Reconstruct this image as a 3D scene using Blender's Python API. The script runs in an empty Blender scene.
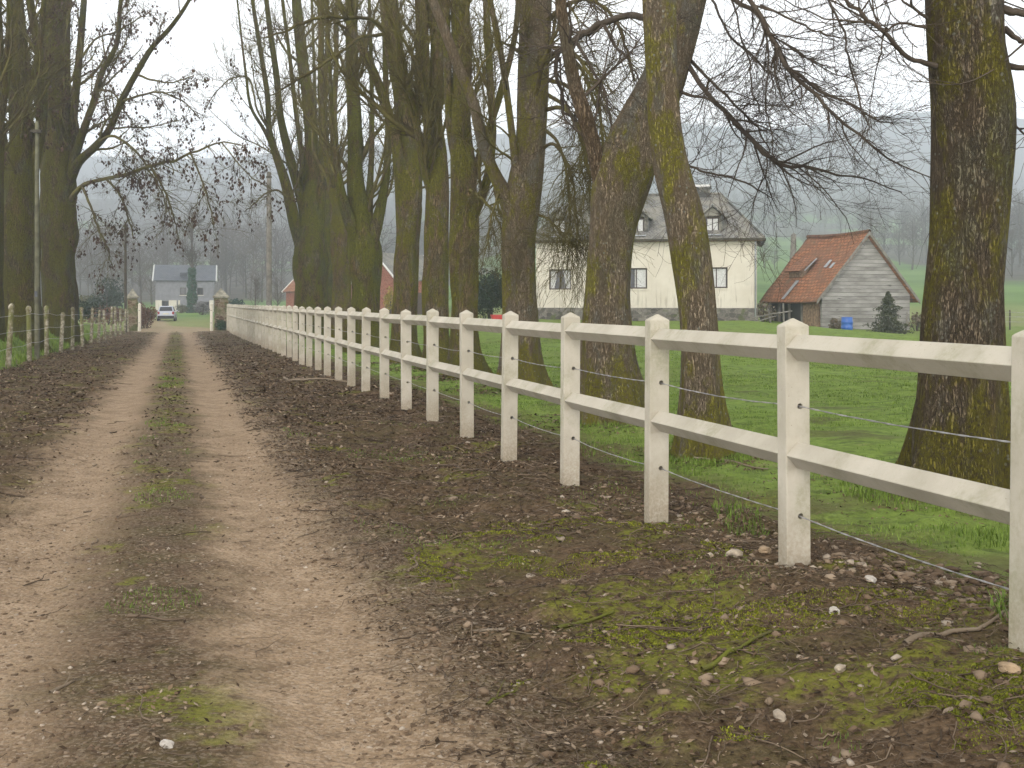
import bpy, bmesh, math, random
import numpy as np
from mathutils import Vector, Matrix

SC = bpy.context.scene
COL = SC.collection
F = 1124.0          # focal length in pixels of the 1024 wide photograph
CZ = 1.5            # eye height
K = 0.2972          # slope of the lane against the view axis: u = X + K*Y runs across the lane
rng = np.random.default_rng(7)
random.seed(7)
PI = math.pi
ALB = 0.78           # one overall scale for every surface's reflectance
R_ = math.radians


def at(px, py, Y):
    return np.array([(px - 512.0) / F * Y, Y, CZ - (py - 302.0) / F * Y])


def S(t):
    t = np.clip(t, 0.0, 1.0)
    return t * t * (3 - 2 * t)


# ---------------------------------------------------------------- noise
def _hash(ix, iy, iz=0):
    h = (ix * 374761393 + iy * 668265263 + iz * 2147483647 + 974634777) & 0xFFFFFFFF
    h = ((h ^ (h >> 13)) * 1274126177) & 0xFFFFFFFF
    h = h ^ (h >> 16)
    return (h & 0xFFFF) / 65535.0


def vnoise(x, y, z=None):
    x = np.asarray(x, float); y = np.asarray(y, float)
    xi = np.floor(x).astype(np.int64); yi = np.floor(y).astype(np.int64)
    fx = x - xi; fy = y - yi
    fx = fx * fx * (3 - 2 * fx); fy = fy * fy * (3 - 2 * fy)
    if z is None:
        a = _hash(xi, yi); b = _hash(xi + 1, yi); c = _hash(xi, yi + 1); d = _hash(xi + 1, yi + 1)
        return (a * (1 - fx) + b * fx) * (1 - fy) + (c * (1 - fx) + d * fx) * fy - 0.5
    z = np.asarray(z, float)
    zi = np.floor(z).astype(np.int64); fz = z - zi; fz = fz * fz * (3 - 2 * fz)
    out = 0
    for dz in (0, 1):
        a = _hash(xi, yi, zi + dz); b = _hash(xi + 1, yi, zi + dz)
        c = _hash(xi, yi + 1, zi + dz); d = _hash(xi + 1, yi + 1, zi + dz)
        v = (a * (1 - fx) + b * fx) * (1 - fy) + (c * (1 - fx) + d * fx) * fy
        out = out + v * (fz if dz else 1 - fz)
    return out - 0.5


def fbm(x, y, o=4):
    s = 0; a = 1.0
    for i in range(o):
        s = s + a * vnoise(x * 2 ** i + 17.3 * i, y * 2 ** i - 9.1 * i); a *= 0.5
    return s


# ---------------------------------------------------------------- terrain
SKY_X = [-900, -300, 0, 200, 400, 600, 700, 760, 800, 850, 920, 1024, 1400, 2000]
SKY_Y = [150, 158, 160, 166, 150, 131, 131, 136, 134, 126, 118, 124, 140, 150]


def height(X, Y, detail=True):
    X = np.asarray(X, float); Y = np.asarray(Y, float)
    u = X + K * Y
    zr = -0.36 * S((Y - 8) / 62.0) + 0.53 * S((Y - 76) / 74.0)
    bank = 0.20 * np.exp(-((np.clip(Y, 3.2, None) - 3.2) / 3.3) ** 2) * S((u - 1.3) / 1.7)
    z = zr + bank
    z = z + 0.6 * S((-4.2 - u) / 1.3) * (1 - S((Y - 66) / 22.0))
    # pasture on the right
    t = S((u - 4.0) / 9.0)
    zm = 0.48 * S((Y - 22) / 38.0) * (1 - S((X - 13.5) / 4.0)) - 0.09 * S((X - 13.5) / 4.0) * S((Y - 22) / 30.0)
    z = z * (1 - t) + zm * t + bank * t * 0.5
    # the valley side far away
    y0 = 160 - 86 * S((X + 30) / 40.0)
    far = np.clip((Y - y0) / 230.0, 0, 1.7)
    z = z + 14 * far ** 1.35
    hz_ = S((Y - 430) / 400.0)
    z = z + 46 * hz_
    px = 512 + F * X / np.maximum(Y, 60)
    top = CZ + (302 - np.interp(px, SKY_X, SKY_Y)) / F * 1500.0
    base = 14 * 1.7 ** 1.35 + 46.5
    z = z + (top - base) * S((Y - 760) / 740.0)
    z = z + hz_ * 7 * fbm(X / 160.0, Y / 160.0, 3)
    if detail:
        near = np.exp(-np.clip(Y - 4, 0, None) / 30.0)
        rutL = np.exp(-((u + 0.82) / 0.34) ** 2); rutR = np.exp(-((u - 0.6) / 0.34) ** 2)
        rut = np.maximum(rutL, rutR) * (Y < 80)
        z = z - 0.045 * rut
        rough = np.where(np.abs(u) < 1.2, 0.35, 1.0) * (1 - 0.75 * rut)
        z = z + rough * (0.085 * fbm(X * 1.3, Y * 1.3, 2) + (0.055 * fbm(X * 5, Y * 5, 3)) * (0.25 + 0.75 * near)) * np.where(Y < 120, 1, 0)
        z = z + 0.25 * fbm(X / 9.0, Y / 9.0, 2) * S((u - 7) / 6) * S((Y - 12) / 20.0) * np.where(Y < 300, 1, 0)
    return z


def hz(x, y):
    return float(height(np.array([x]), np.array([y]))[0])


# ---------------------------------------------------------------- node helper
class NB:
    def __init__(self, name):
        self.m = bpy.data.materials.new(name)
        self.m.use_nodes = True
        self.t = self.m.node_tree
        self.t.nodes.clear()
        self.out = self.t.nodes.new('ShaderNodeOutputMaterial')

    def node(self, typ, **kw):
        n = self.t.nodes.new(typ)
        for k, v in kw.items():
            setattr(n, k, v)
        return n

    def put(self, sock, v):
        if isinstance(v, bpy.types.NodeSocket):
            self.t.links.new(v, sock)
        elif isinstance(v, (tuple, list)) and len(v) == 3 and sock.type == 'RGBA':
            sock.default_value = (*v, 1)
        else:
            sock.default_value = v

    def math(self, op, a, b=0.0, c=None, clamp=False):
        n = self.node('ShaderNodeMath', operation=op, use_clamp=clamp)
        self.put(n.inputs[0], a); self.put(n.inputs[1], b)
        if c is not None: self.put(n.inputs[2], c)
        return n.outputs[0]

    def mr(self, x, a, b, c=0.0, d=1.0):
        n = self.node('ShaderNodeMapRange', interpolation_type='SMOOTHSTEP')
        self.put(n.inputs[0], x)
        for i, v in enumerate((a, b, c, d)): self.put(n.inputs[i + 1], v)
        return n.outputs[0]

    def mix(self, f, a, b, mode='MIX'):
        n = self.node('ShaderNodeMix', data_type='RGBA', blend_type=mode)
        self.put(n.inputs[0], f); self.put(n.inputs[6], a); self.put(n.inputs[7], b)
        return n.outputs[2]

    def mapping(self, v, scale=(1, 1, 1), rot=(0, 0, 0), loc=(0, 0, 0)):
        n = self.node('ShaderNodeMapping')
        self.put(n.inputs[0], v); n.inputs['Scale'].default_value = scale
        n.inputs['Rotation'].default_value = rot; n.inputs['Location'].default_value = loc
        return n.outputs[0]

    def noise(self, v, scale, detail=3, rough=0.55, color=False):
        n = self.node('ShaderNodeTexNoise')
        self.put(n.inputs['Vector'], v); n.inputs['Scale'].default_value = scale
        n.inputs['Detail'].default_value = detail; n.inputs['Roughness'].default_value = rough
        return n.outputs['Color' if color else 'Fac']

    def voro(self, v, scale, out='Distance', feature='F1', rnd=1.0):
        n = self.node('ShaderNodeTexVoronoi', feature=feature)
        self.put(n.inputs['Vector'], v); n.inputs['Scale'].default_value = scale
        n.inputs['Randomness'].default_value = rnd
        return n.outputs[out]

    def wave(self, v, scale, dist=0.0, direction='Z', profile='SIN'):
        n = self.node('ShaderNodeTexWave', wave_type='BANDS', bands_direction=direction, wave_profile=profile)
        self.put(n.inputs['Vector'], v); n.inputs['Scale'].default_value = scale
        n.inputs['Distortion'].default_value = dist; n.inputs['Detail'].default_value = 2
        return n.outputs['Fac']

    def ramp(self, f, stops):
        n = self.node('ShaderNodeValToRGB')
        self.put(n.inputs[0], f)
        cr = n.color_ramp
        while len(cr.elements) < len(stops): cr.elements.new(0.5)
        for e, (p, c) in zip(cr.elements, stops):
            e.position = p; e.color = (*c, 1)
        return n.outputs[0]

    def obj(self):
        return self.node('ShaderNodeTexCoord').outputs['Object']

    def pos(self):
        return self.node('ShaderNodeNewGeometry').outputs['Position']

    def xyz(self, v):
        n = self.node('ShaderNodeSeparateXYZ'); self.put(n.inputs[0], v)
        return n.outputs

    def bump(self, h, strength=0.5, dist=0.02):
        n = self.node('ShaderNodeBump'); self.put(n.inputs['Height'], h)
        n.inputs['Strength'].default_value = strength; n.inputs['Distance'].default_value = dist
        return n.outputs[0]

    def done(self, color, rough=0.8, bump=None, metallic=0.0, spec=0.3, **kw):
        b = self.node('ShaderNodeBsdfPrincipled')
        self.put(b.inputs['Base Color'], self.mix(1.0, color, (ALB, ALB, ALB), 'MULTIPLY')); self.put(b.inputs['Roughness'], rough)
        b.inputs['Metallic'].default_value = metallic
        b.inputs['Specular IOR Level'].default_value = spec
        for k, v in kw.items(): self.put(b.inputs[k], v)
        if bump is not None: self.t.links.new(bump, b.inputs['Normal'])
        self.t.links.new(b.outputs[0], self.out.inputs[0])
        return self.m


def plain(name, col, rough=0.7, var=0.25, scale=6.0, metallic=0.0, spec=0.3, bump=0.0):
    b = NB(name); o = b.obj()
    n = b.noise(o, scale, 5)
    c = b.mix(b.mr(n, 0.3, 0.7), tuple(x * (1 - var) for x in col), tuple(min(1, x * (1 + var)) for x in col))
    bp = b.bump(b.noise(o, scale * 8, 4), bump, 0.01) if bump else None
    return b.done(c, rough, bp, metallic, spec)


# ---------------------------------------------------------------- materials
def ground_material():
    b = NB('ground_soil_and_grass')
    p = b.pos(); x, y, z = b.xyz(p)
    u0 = b.math('MULTIPLY_ADD', y, K, x)
    n1 = b.noise(p, 0.55, 3); n2 = b.noise(p, 2.6, 4); n3 = b.noise(p, 11.0, 4, 0.65); n4 = b.noise(p, 46.0, 3, 0.7)
    nl = b.noise(p, 0.12, 3)
    w = b.math('ADD', b.math('MULTIPLY_ADD', n1, 0.55, -0.275), b.math('MULTIPLY_ADD', n2, 0.42, -0.21))
    w = b.math('ADD', w, b.math('MULTIPLY_ADD', n3, 0.22, -0.11))
    u = b.math('ADD', u0, w)

    def band(a0, a1, b0, b1):
        return b.math('MULTIPLY', b.mr(u, a0, a1), b.mr(u, b0, b1, 1.0, 0.0))
    rut = b.math('MAXIMUM', band(-1.55, -0.95, -0.72, -0.22), band(0.0, 0.45, 0.72, 1.30))
    # pebble pattern
    vcol = b.voro(p, 34.0, 'Color'); vr = b.xyz(vcol)[0]
    vcol2 = b.voro(p, 80.0, 'Color'); vr2 = b.xyz(vcol2)[0]
    vd = b.voro(p, 34.0, 'Distance')
    # rut: pale tan beaten earth with grit
    tan = b.ramp(b.math('ADD', b.math('MULTIPLY', n3, 0.55), b.math('MULTIPLY', n2, 0.45)),
                 [(0.26, (0.165, 0.108, 0.064)), (0.5, (0.34, 0.240, 0.148)), (0.74, (0.50, 0.368, 0.24))])
    tan = b.mix(b.mr(vr2, 0.62, 0.95, 0, 0.45), tan, (0.50, 0.40, 0.29))
    tan = b.mix(b.mr(vr2, 0.25, 0.05, 0, 0.35), tan, (0.12, 0.085, 0.055))
    # dark leaf mould
    soil = b.ramp(b.math('ADD', b.math('MULTIPLY', n3, 0.5), b.math('MULTIPLY', n4, 0.5)),
                  [(0.3, (0.042, 0.028, 0.016)), (0.5, (0.118, 0.078, 0.044)), (0.72, (0.235, 0.165, 0.100))])
    soil = b.mix(b.mr(n1, 0.42, 0.66, 0, 0.55), soil, b.mix(n3, (0.075, 0.046, 0.028), (0.14, 0.09, 0.056)))
    soil = b.mix(b.mr(vr, 0.80, 0.92, 0, 0.4), soil, (0.20, 0.14, 0.09))
    # grit between the rut and the litter
    ol = b.noise(b.mapping(p, scale=(0.8, 1, 1), loc=(21, 3, 0)), 1.7, 5, 0.7)
    soil = b.mix(b.mr(ol, 0.42, 0.62, 0, 0.6), soil, b.mix(n4, (0.050, 0.044, 0.014), (0.135, 0.112, 0.045)))
    grit = b.math('MULTIPLY', b.math('MULTIPLY', b.mr(u, 0.6, 0.9), b.mr(u, 1.0, 1.7, 1, 0)), b.mr(vr2, 0.45, 0.75))
    soil = b.mix(b.math('MULTIPLY', grit, 0.6), soil, (0.36, 0.285, 0.205))
    soil = b.mix(b.math('MULTIPLY', b.mr(u, 0.35, 0.0, 0, 1), b.math('MULTIPLY', b.mr(u, -0.6, -0.2), b.mr(vr2, 0.6, 0.85, 0, 0.5))), soil, (0.3, 0.24, 0.17))
    # moss on the strip and the verges
    moss_col = b.mix(n4, (0.085, 0.095, 0.014), (0.25, 0.25, 0.032))
    mo = b.noise(b.mapping(p, loc=(13, 5, 0)), 1.15, 4, 0.6)
    strip = b.math('MULTIPLY', b.mr(u, -0.5, -0.25), b.mr(u, 0.05, 0.3, 1, 0))
    right_bank = b.math('MULTIPLY', b.mr(u0, 1.45, 2.0), b.mr(y, 7.5, 4.5, 0, 1))
    mth = b.math('ADD', mo, b.math('ADD', b.math('MULTIPLY', strip, b.mr(y, 4, 18, 0.035, 0.12)), b.math('MULTIPLY', right_bank, 0.055)))
    for cu, cy, su, sy, k in ((2.3, 5.3, 0.85, 0.9, 0.15), (2.75, 3.8, 0.65, 0.8, 0.15), (1.75, 6.6, 0.5, 0.7, 0.08)):
        du = b.math('DIVIDE', b.math('SUBTRACT', u0, cu), su); dy = b.math('DIVIDE', b.math('SUBTRACT', y, cy), sy)
        d2 = b.math('ADD', b.math('MULTIPLY', du, du), b.math('MULTIPLY', dy, dy))
        mth = b.math('ADD', mth, b.mr(d2, 1.0, 0.1, 0.0, k))
    moss = b.math('MULTIPLY', b.mr(mth, 0.575, 0.655), b.mr(n3, 0.36, 0.56))
    soil = b.mix(b.math('MULTIPLY', moss, 0.85), soil, moss_col)
    # pasture
    gr = b.ramp(b.math('ADD', b.math('MULTIPLY', n2, 0.45), b.math('MULTIPLY', n3, 0.55)),
                [(0.28, (0.066, 0.090, 0.018)), (0.5, (0.172, 0.258, 0.042)), (0.75, (0.28, 0.385, 0.080))])
    gr = b.mix(b.mr(nl, 0.4, 0.65, 0, 0.4), gr, (0.19, 0.21, 0.06))
    tuft = b.noise(b.mapping(p, scale=(0.7, 1.2, 1), loc=(2, 5, 0)), 3.4, 5, 0.7)
    gr = b.mix(b.mr(tuft, 0.54, 0.64, 0, 0.6), gr, (0.055, 0.075, 0.022))
    gr = b.mix(b.mr(tuft, 0.44, 0.34, 0, 0.5), gr, (0.26, 0.27, 0.10))
    mud = b.math('MULTIPLY', b.mr(b.noise(b.mapping(p, scale=(0.6, 1, 1), loc=(4, 8, 0)), 0.9, 4, 0.6), 0.55, 0.64), b.mr(y, 30, 18, 0, 1))
    gr = b.mix(b.math('MULTIPLY', mud, 0.55), gr, (0.10, 0.072, 0.042))
    uw = b.math('ADD', u, b.math('MULTIPLY_ADD', n1, 1.5, -0.75))
    meadow = b.math('MAXIMUM', b.mr(uw, 3.85, 5.0), b.mr(uw, -4.0, -4.6, 0, 1))
    # courtyard and lawn beyond the gate
    yw = b.math('MULTIPLY_ADD', n2, 4.0, y)
    yard = b.mr(yw, 74, 76)
    uy = b.math('MULTIPLY_ADD', b.math('SUBTRACT', y, 75.0), 0.045, u)
    drive = b.math('MULTIPLY', b.mr(uy, -2.6, -1.9), b.mr(b.math('ADD', uy, b.mr(yw, 82, 88, 0, 2.6)), 2.2, 3.0, 1, 0))
    near_gate = b.math('MULTIPLY', b.math('MULTIPLY', b.mr(y, 66, 72), yard if False else b.mr(yw, 82, 79, 0, 1)), b.math('MULTIPLY', b.mr(u, -3.0, -2.4), b.mr(u, 2.0, 2.6, 1, 0)))
    base = b.mix(rut, soil, tan)
    base = b.mix(meadow, base, gr)
    lawn = b.mix(0.55, gr, (0.27, 0.265, 0.12))
    drv = b.mix(0.45, tan, (0.3, 0.27, 0.13))
    base = b.mix(yard, base, b.mix(drive, lawn, drv))
    base = b.mix(near_gate, base, b.mix(0.4, tan, (0.36, 0.30, 0.18)))
    # distance: fields, then bare woodland floor
    nf = b.noise(p, 0.012, 3); nf2 = b.noise(p, 0.05, 4)
    field = b.ramp(nf2, [(0.3, (0.085, 0.16, 0.035)), (0.6, (0.16, 0.26, 0.06)), (0.8, (0.2, 0.27, 0.09))])
    base = b.mix(b.mr(y, 95, 125), base, field)
    wood = b.ramp(b.noise(p, 0.16, 4, 0.7), [(0.3, (0.060, 0.050, 0.040)), (0.7, (0.140, 0.115, 0.092))])
    edge = b.math('MULTIPLY_ADD', b.mr(x, -20, 30), 235.0, 190.0)
    rat = b.math('DIVIDE', x, b.math('MAXIMUM', y, 30.0))
    edge = b.math('SUBTRACT', edge, b.math('ADD', b.mr(rat, 0.27, 0.37, 0.0, 185.0), b.mr(rat, 0.37, 0.43, 0.0, 65.0)))
    yy = b.math('SUBTRACT', b.math('MULTIPLY_ADD', nf, 130.0, y), 65.0)
    wm = b.mr(b.math('SUBTRACT', yy, edge), -5, 20)
    clear = b.math('MULTIPLY', b.mr(b.noise(b.mapping(p, loc=(300, 90, 0)), 0.011, 2), 0.56, 0.60), b.mr(y, 650, 600, 0, 1))
    wm = b.math('MULTIPLY', wm, b.math('SUBTRACT', 1.0, clear))
    base = b.mix(wm, base, wood)
    hgt = b.math('ADD', b.math('MULTIPLY', n4, 0.5), b.math('ADD', b.math('MULTIPLY', n3, 0.8), b.math('MULTIPLY', vd, -0.5)))
    bp = b.bump(hgt, 0.7, 0.035)
    return b.done(base, 0.95, bp, spec=0.12)


def bark_material(name, dark, light, moss, moss_amt, lichen=0.5, scale=1.0):
    b = NB(name); o = b.obj(); x, y, z = b.xyz(o)
    wob = b.noise(b.mapping(o, (1, 1, 0.5)), 3.5, 3, color=True)
    vm = b.node('ShaderNodeVectorMath', operation='MULTIPLY_ADD'); b.put(vm.inputs[0], wob); vm.inputs[1].default_value = (0.10, 0.10, 0.3); b.put(vm.inputs[2], o)
    wp = vm.outputs[0]
    wv = b.noise(b.mapping(wp, (1, 1, 0.13)), 22 * scale, 5, 0.62)
    w2 = b.noise(b.mapping(wp, (1, 1, 0.2), loc=(4, 2, 7)), 48 * scale, 4, 0.6)
    f1 = b.mr(b.math('ABSOLUTE', b.math('SUBTRACT', wv, 0.5)), 0.0, 0.055)
    f2 = b.mr(b.math('ABSOLUTE', b.math('SUBTRACT', w2, 0.5)), 0.0, 0.08)
    ridge = b.math('MULTIPLY', b.math('MULTIPLY_ADD', f1, 0.75, 0.25), b.math('MULTIPLY_ADD', f2, 0.6, 0.4))
    c = b.ramp(b.math('MULTIPLY', ridge, b.math('ADD', w2, 0.45)), [(0.15, dark), (0.5, tuple((a + c_) / 2 for a, c_ in zip(dark, light))), (0.95, light)])
    c = b.mix(b.mr(b.noise(o, 2.2, 3), 0.4, 0.7, 0, 0.6), c, b.mix(wv, dark, (light[0] * 0.9, light[1] * 0.8, light[2] * 0.65)))
    grey = b.noise(b.mapping(o, (1, 1, 0.4), loc=(6, 1, 4)), 3.6, 4, 0.65)
    c = b.mix(b.math('MULTIPLY', b.mr(grey, 0.52, 0.66), b.math('MULTIPLY', ridge, lichen)), c, (0.24, 0.235, 0.19))
    mo = b.noise(b.mapping(o, (1, 1, 0.45)), 2.4, 5, 0.7)
    fine = b.noise(o, 30, 4, 0.7)
    low = b.mr(z, 1.3, 0.1, 0, 0.10)
    mm = b.math('MULTIPLY', b.mr(b.math('ADD', mo, low), 0.645 - 0.28 * moss_amt, 0.765 - 0.28 * moss_amt), b.mr(b.math('MULTIPLY', fine, b.math('MULTIPLY_ADD', ridge, 0.5, 0.7)), 0.28, 0.5))
    c = b.mix(b.math('MULTIPLY', mm, 0.9), c, b.mix(fine, tuple(v * 0.45 for v in moss), tuple(v * 1.35 for v in moss)))
    li = b.math('MULTIPLY', b.mr(b.voro(o, 17, 'Distance'), 0.27, 0.14, 0, 1), b.mr(b.noise(b.mapping(o, loc=(3, 9, 1)), 3.3, 3), 0.52, 0.62))
    c = b.mix(b.math('MULTIPLY', li, lichen), c, (0.36, 0.36, 0.28))
    pn = b.noise(b.mapping(o, (1, 1, 0.5), loc=(9, 9, 2)), 1.3, 3, 0.6)
    c = b.mix(b.mr(pn, 0.55, 0.68, 0, 0.45), c, b.mix(ridge, dark, (0.21, 0.115, 0.062)))
    c = b.mix(b.mr(pn, 0.45, 0.33, 0, 0.40), c, b.mix(ridge, dark, (0.15, 0.165, 0.105)))
    bp = b.bump(b.math('ADD', ridge, b.math('MULTIPLY', fine, 0.3)), 1.0, 0.05)
    return b.done(c, 0.9, bp, spec=0.15)


def twig_material(name, a, c):
    b = NB(name); o = b.obj()
    col = b.mix(b.mr(b.noise(o, 1.6, 4, 0.7), 0.35, 0.65), a, c)
    return b.done(col, 0.85, None, spec=0.15)


def concrete_material():
    b = NB('cream_painted_concrete'); p0 = b.pos(); o = b.obj()
    oi = b.node('ShaderNodeObjectInfo').outputs['Random']
    cb = b.node('ShaderNodeCombineXYZ'); b.put(cb.inputs[0], b.math('MULTIPLY', oi, 37.0)); b.put(cb.inputs[1], b.math('MULTIPLY', oi, 11.0))
    va = b.node('ShaderNodeVectorMath', operation='ADD'); b.put(va.inputs[0], p0); b.put(va.inputs[1], cb.outputs[0]); p = va.outputs[0]
    n = b.noise(p, 3.2, 5); f = b.noise(p, 55, 4, 0.7)
    c = b.mix(b.mr(n, 0.3, 0.7), (0.47, 0.43, 0.34), (0.60, 0.55, 0.45))
    c = b.mix(b.mr(f, 0.55, 0.72, 0, 0.3), c, (0.38, 0.35, 0.27))
    c = b.mix(b.mr(b.noise(b.mapping(p, (1, 1, 0.12)), 16, 4, 0.6), 0.58, 0.75, 0, 0.35), c, (0.46, 0.40, 0.30))
    c = b.mix(b.math('MULTIPLY', oi, 0.28), c, (0.42, 0.385, 0.30))
    alg = b.noise(b.mapping(p, (1, 1, 0.6), loc=(1, 2, 3)), 2.3, 5, 0.7)
    c = b.mix(b.math('MULTIPLY', b.mr(alg, 0.50, 0.68), b.mr(f, 0.35, 0.6, 0.3, 0.7)), c, (0.33, 0.32, 0.205))
    zz = b.xyz(p)[2]
    dirt = b.math('MULTIPLY', b.mr(b.math('MULTIPLY_ADD', n, 0.5, b.math('ADD', zz, b.math('MULTIPLY', b.math('SUBTRACT', b.xyz(p0)[1], 6.0), 0.006))), 0.80, 0.22, 0, 1), b.mr(f, 0.3, 0.65, 0.25, 1))
    c = b.mix(b.math('MULTIPLY', dirt, 0.8), c, (0.29, 0.225, 0.14))
    pit = b.voro(p, 38, 'Distance')
    c = b.mix(b.math('MULTIPLY', b.mr(pit, 0.12, 0.05, 0, 1), b.mr(b.noise(p, 9, 2), 0.5, 0.6)), c, (0.28, 0.24, 0.18))
    bp = b.bump(b.math('ADD', f, b.math('MULTIPLY', b.mr(pit, 0.13, 0.04, 0, 1), -0.8)), 0.25, 0.006)
    return b.done(c, 0.75, bp, spec=0.25)


def oldpost_material():
    b = NB('weathered_mossy_post'); p = b.pos()
    n = b.noise(p, 7, 5, 0.7); f = b.noise(p, 40, 3)
    c = b.ramp(n, [(0.3, (0.10, 0.10, 0.03)), (0.48, (0.22, 0.19, 0.12)), (0.58, (0.42, 0.38, 0.29)), (0.78, (0.52, 0.47, 0.37))])
    c = b.mix(b.mr(b.noise(b.mapping(p, (1, 1, 0.5), loc=(2, 2, 2)), 4.0, 4), 0.5, 0.62, 0, 0.8), c, (0.14, 0.15, 0.035))
    return b.done(c, 0.9, b.bump(f, 0.4, 0.01), spec=0.15)


def plaster_material():
    b = NB('stained_cream_render'); o = b.obj(); x, y, z = b.xyz(o)
    n = b.noise(o, 0.8, 5); c = b.mix(b.mr(n, 0.3, 0.7), (0.63, 0.575, 0.47), (0.73, 0.68, 0.57))
    st = b.noise(b.mapping(o, (3.0, 1, 0.22)), 2.6, 5, 0.65)
    low = b.mr(z, 2.6, 0.7, 0, 1)
    c = b.mix(b.math('MULTIPLY', b.math('MULTIPLY', b.mr(st, 0.53, 0.66), low), 0.6), c, (0.30, 0.25, 0.19))
    c = b.mix(b.math('MULTIPLY', b.mr(st, 0.52, 0.74), 0.15), c, (0.36, 0.33, 0.25))
    c = b.mix(b.mr(b.noise(b.mapping(o, loc=(5, 0, 5)), 0.9, 4), 0.60, 0.75, 0, 0.4), c, (0.42, 0.42, 0.33))
    return b.done(c, 0.9, b.bump(b.noise(o, 30, 3), 0.15, 0.01), spec=0.15)


def stone_material(name, cols, scale=3.2, mortar=(0.3, 0.26, 0.2), moss=0.0):
    b = NB(name); o = b.obj()
    w = b.mapping(o, (1, 1, 1.6))
    e = b.voro(w, scale, 'Distance', 'DISTANCE_TO_EDGE'); cc = b.xyz(b.voro(w, scale, 'Color'))[0]
    c = b.ramp(cc, [(0.1, cols[0]), (0.5, cols[1]), (0.9, cols[2])])
    c = b.mix(b.mr(b.noise(o, 12, 4), 0.35, 0.7, 0, 0.5), c, tuple(v * 0.5 for v in cols[0]))
    c = b.mix(b.mr(e, 0.05, 0.01, 0, 1), c, mortar)
    if moss: c = b.mix(b.mr(b.noise(o, 1.6, 4), 0.62 - 0.2 * moss, 0.72 - 0.2 * moss, 0, 0.8), c, (0.09, 0.11, 0.03))
    return b.done(c, 0.9, b.bump(b.math('ADD', b.mr(e, 0.0, 0.08), b.noise(o, 20, 3)), 0.5, 0.03), spec=0.15)


def tile_material(name, cols, rows=5.0, moss=0.2):
    b = NB(name); tc = b.node('ShaderNodeTexCoord').outputs['UV']
    br = b.node('ShaderNodeTexBrick'); b.put(br.inputs['Vector'], tc)
    br.inputs['Scale'].default_value = rows; br.inputs['Mortar Size'].default_value = 0.045
    br.inputs['Color1'].default_value = (*cols[0], 1); br.inputs['Color2'].default_value = (*cols[1], 1)
    br.inputs['Mortar'].default_value = (*[v * 0.35 for v in cols[0]], 1)
    br.inputs['Brick Width'].default_value = 0.6; br.inputs['Row Height'].default_value = 0.45
    o = b.obj(); n = b.noise(o, 1.3, 5, 0.65)
    c = b.mix(b.mr(n, 0.40, 0.60, 0, 0.75), br.outputs['Color'], cols[2])
    c = b.mix(b.mr(b.noise(b.mapping(o, loc=(1, 8, 2)), 4.5, 4, 0.7), 0.55, 0.70, 0, 0.5), c, tuple(min(1, v * 1.45) for v in cols[1]))
    c = b.mix(b.mr(b.noise(b.mapping(o, loc=(7, 1, 3)), 2.3, 4, 0.7), 0.56, 0.68, 0, moss * 2.5), c, (0.14, 0.135, 0.085))
    sx, sy, sz = b.xyz(tc)
    saw = b.math('FRACT', b.math('MULTIPLY', sy, rows / 0.45))
    h = b.math('ADD', b.math('MULTIPLY', br.outputs['Fac'], -0.5), b.math('ADD', b.math('MULTIPLY', saw, -0.8), b.math('MULTIPLY', n, 0.4)))
    return b.done(c, 0.85, b.bump(h, 0.8, 0.05), spec=0.2)


def board_material():
    b = NB('weathered_grey_boards'); o = b.obj(); x, y, z = b.xyz(o)
    row = b.math('FLOOR', b.math('MULTIPLY', z, 5.0))
    cmb = b.node('ShaderNodeCombineXYZ'); b.put(cmb.inputs[0], b.math('MULTIPLY', x, 0.55)); b.put(cmb.inputs[1], b.math('MULTIPLY', y, 0.55)); b.put(cmb.inputs[2], b.math('MULTIPLY', row, 3.7))
    per = b.noise(cmb.outputs[0], 1.0, 2)
    fine = b.noise(b.mapping(o, (1.2, 1.2, 18)), 2.2, 5, 0.7)
    c = b.ramp(b.math('ADD', b.math('MULTIPLY', per, 0.55), b.math('MULTIPLY', fine, 0.45)),
               [(0.32, (0.11, 0.10, 0.09)), (0.48, (0.28, 0.265, 0.245)), (0.68, (0.50, 0.48, 0.45))])
    fr = b.math('FRACT', b.math('MULTIPLY', z, 5.0))
    gap = b.math('MULTIPLY', b.mr(fr, 0.13, 0.03, 0, 1), b.mr(per, 0.3, 0.55, 0.3, 1))
    c = b.mix(gap, c, (0.035, 0.032, 0.03))
    c = b.mix(b.mr(b.noise(b.mapping(o, (0.5, 0.5, 3.2), loc=(3, 0, 0)), 1.6, 3), 0.66, 0.72, 0, 0.8), c, (0.05, 0.045, 0.04))
    return b.done(c, 0.9, b.bump(b.math('ADD', b.math('MULTIPLY', fr, 0.5), fine), 0.7, 0.03), spec=0.15)


def leafy(name, a, c, rough=0.7, scale=3.0):
    b = NB(name); p = b.pos()
    isl = b.node('ShaderNodeNewGeometry').outputs['Random Per Island']
    col = b.mix(isl, a, c)
    col = b.mix(b.mr(b.noise(p, scale, 3), 0.35, 0.65, 0, 0.5), col, tuple(v * 0.55 for v in a))
    return b.done(col, rough, None, spec=0.15)


def mixed_bits(name, stops, rough=0.9):
    b = NB(name); p = b.pos()
    isl = b.node('ShaderNodeNewGeometry').outputs['Random Per Island']
    col = b.ramp(isl, stops)
    col = b.mix(b.mr(b.noise(p, 1.1, 3), 0.35, 0.65, 0, 0.45), col, (0.075, 0.050, 0.030))
    return b.done(col, rough, None, spec=0.15)


def glass_mat():
    b = NB('dark_window_glass'); o = b.obj()
    return b.done(b.mix(b.noise(o, 2, 2), (0.012, 0.013, 0.014), (0.03, 0.032, 0.034)), 0.08, None, spec=0.5)


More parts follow.
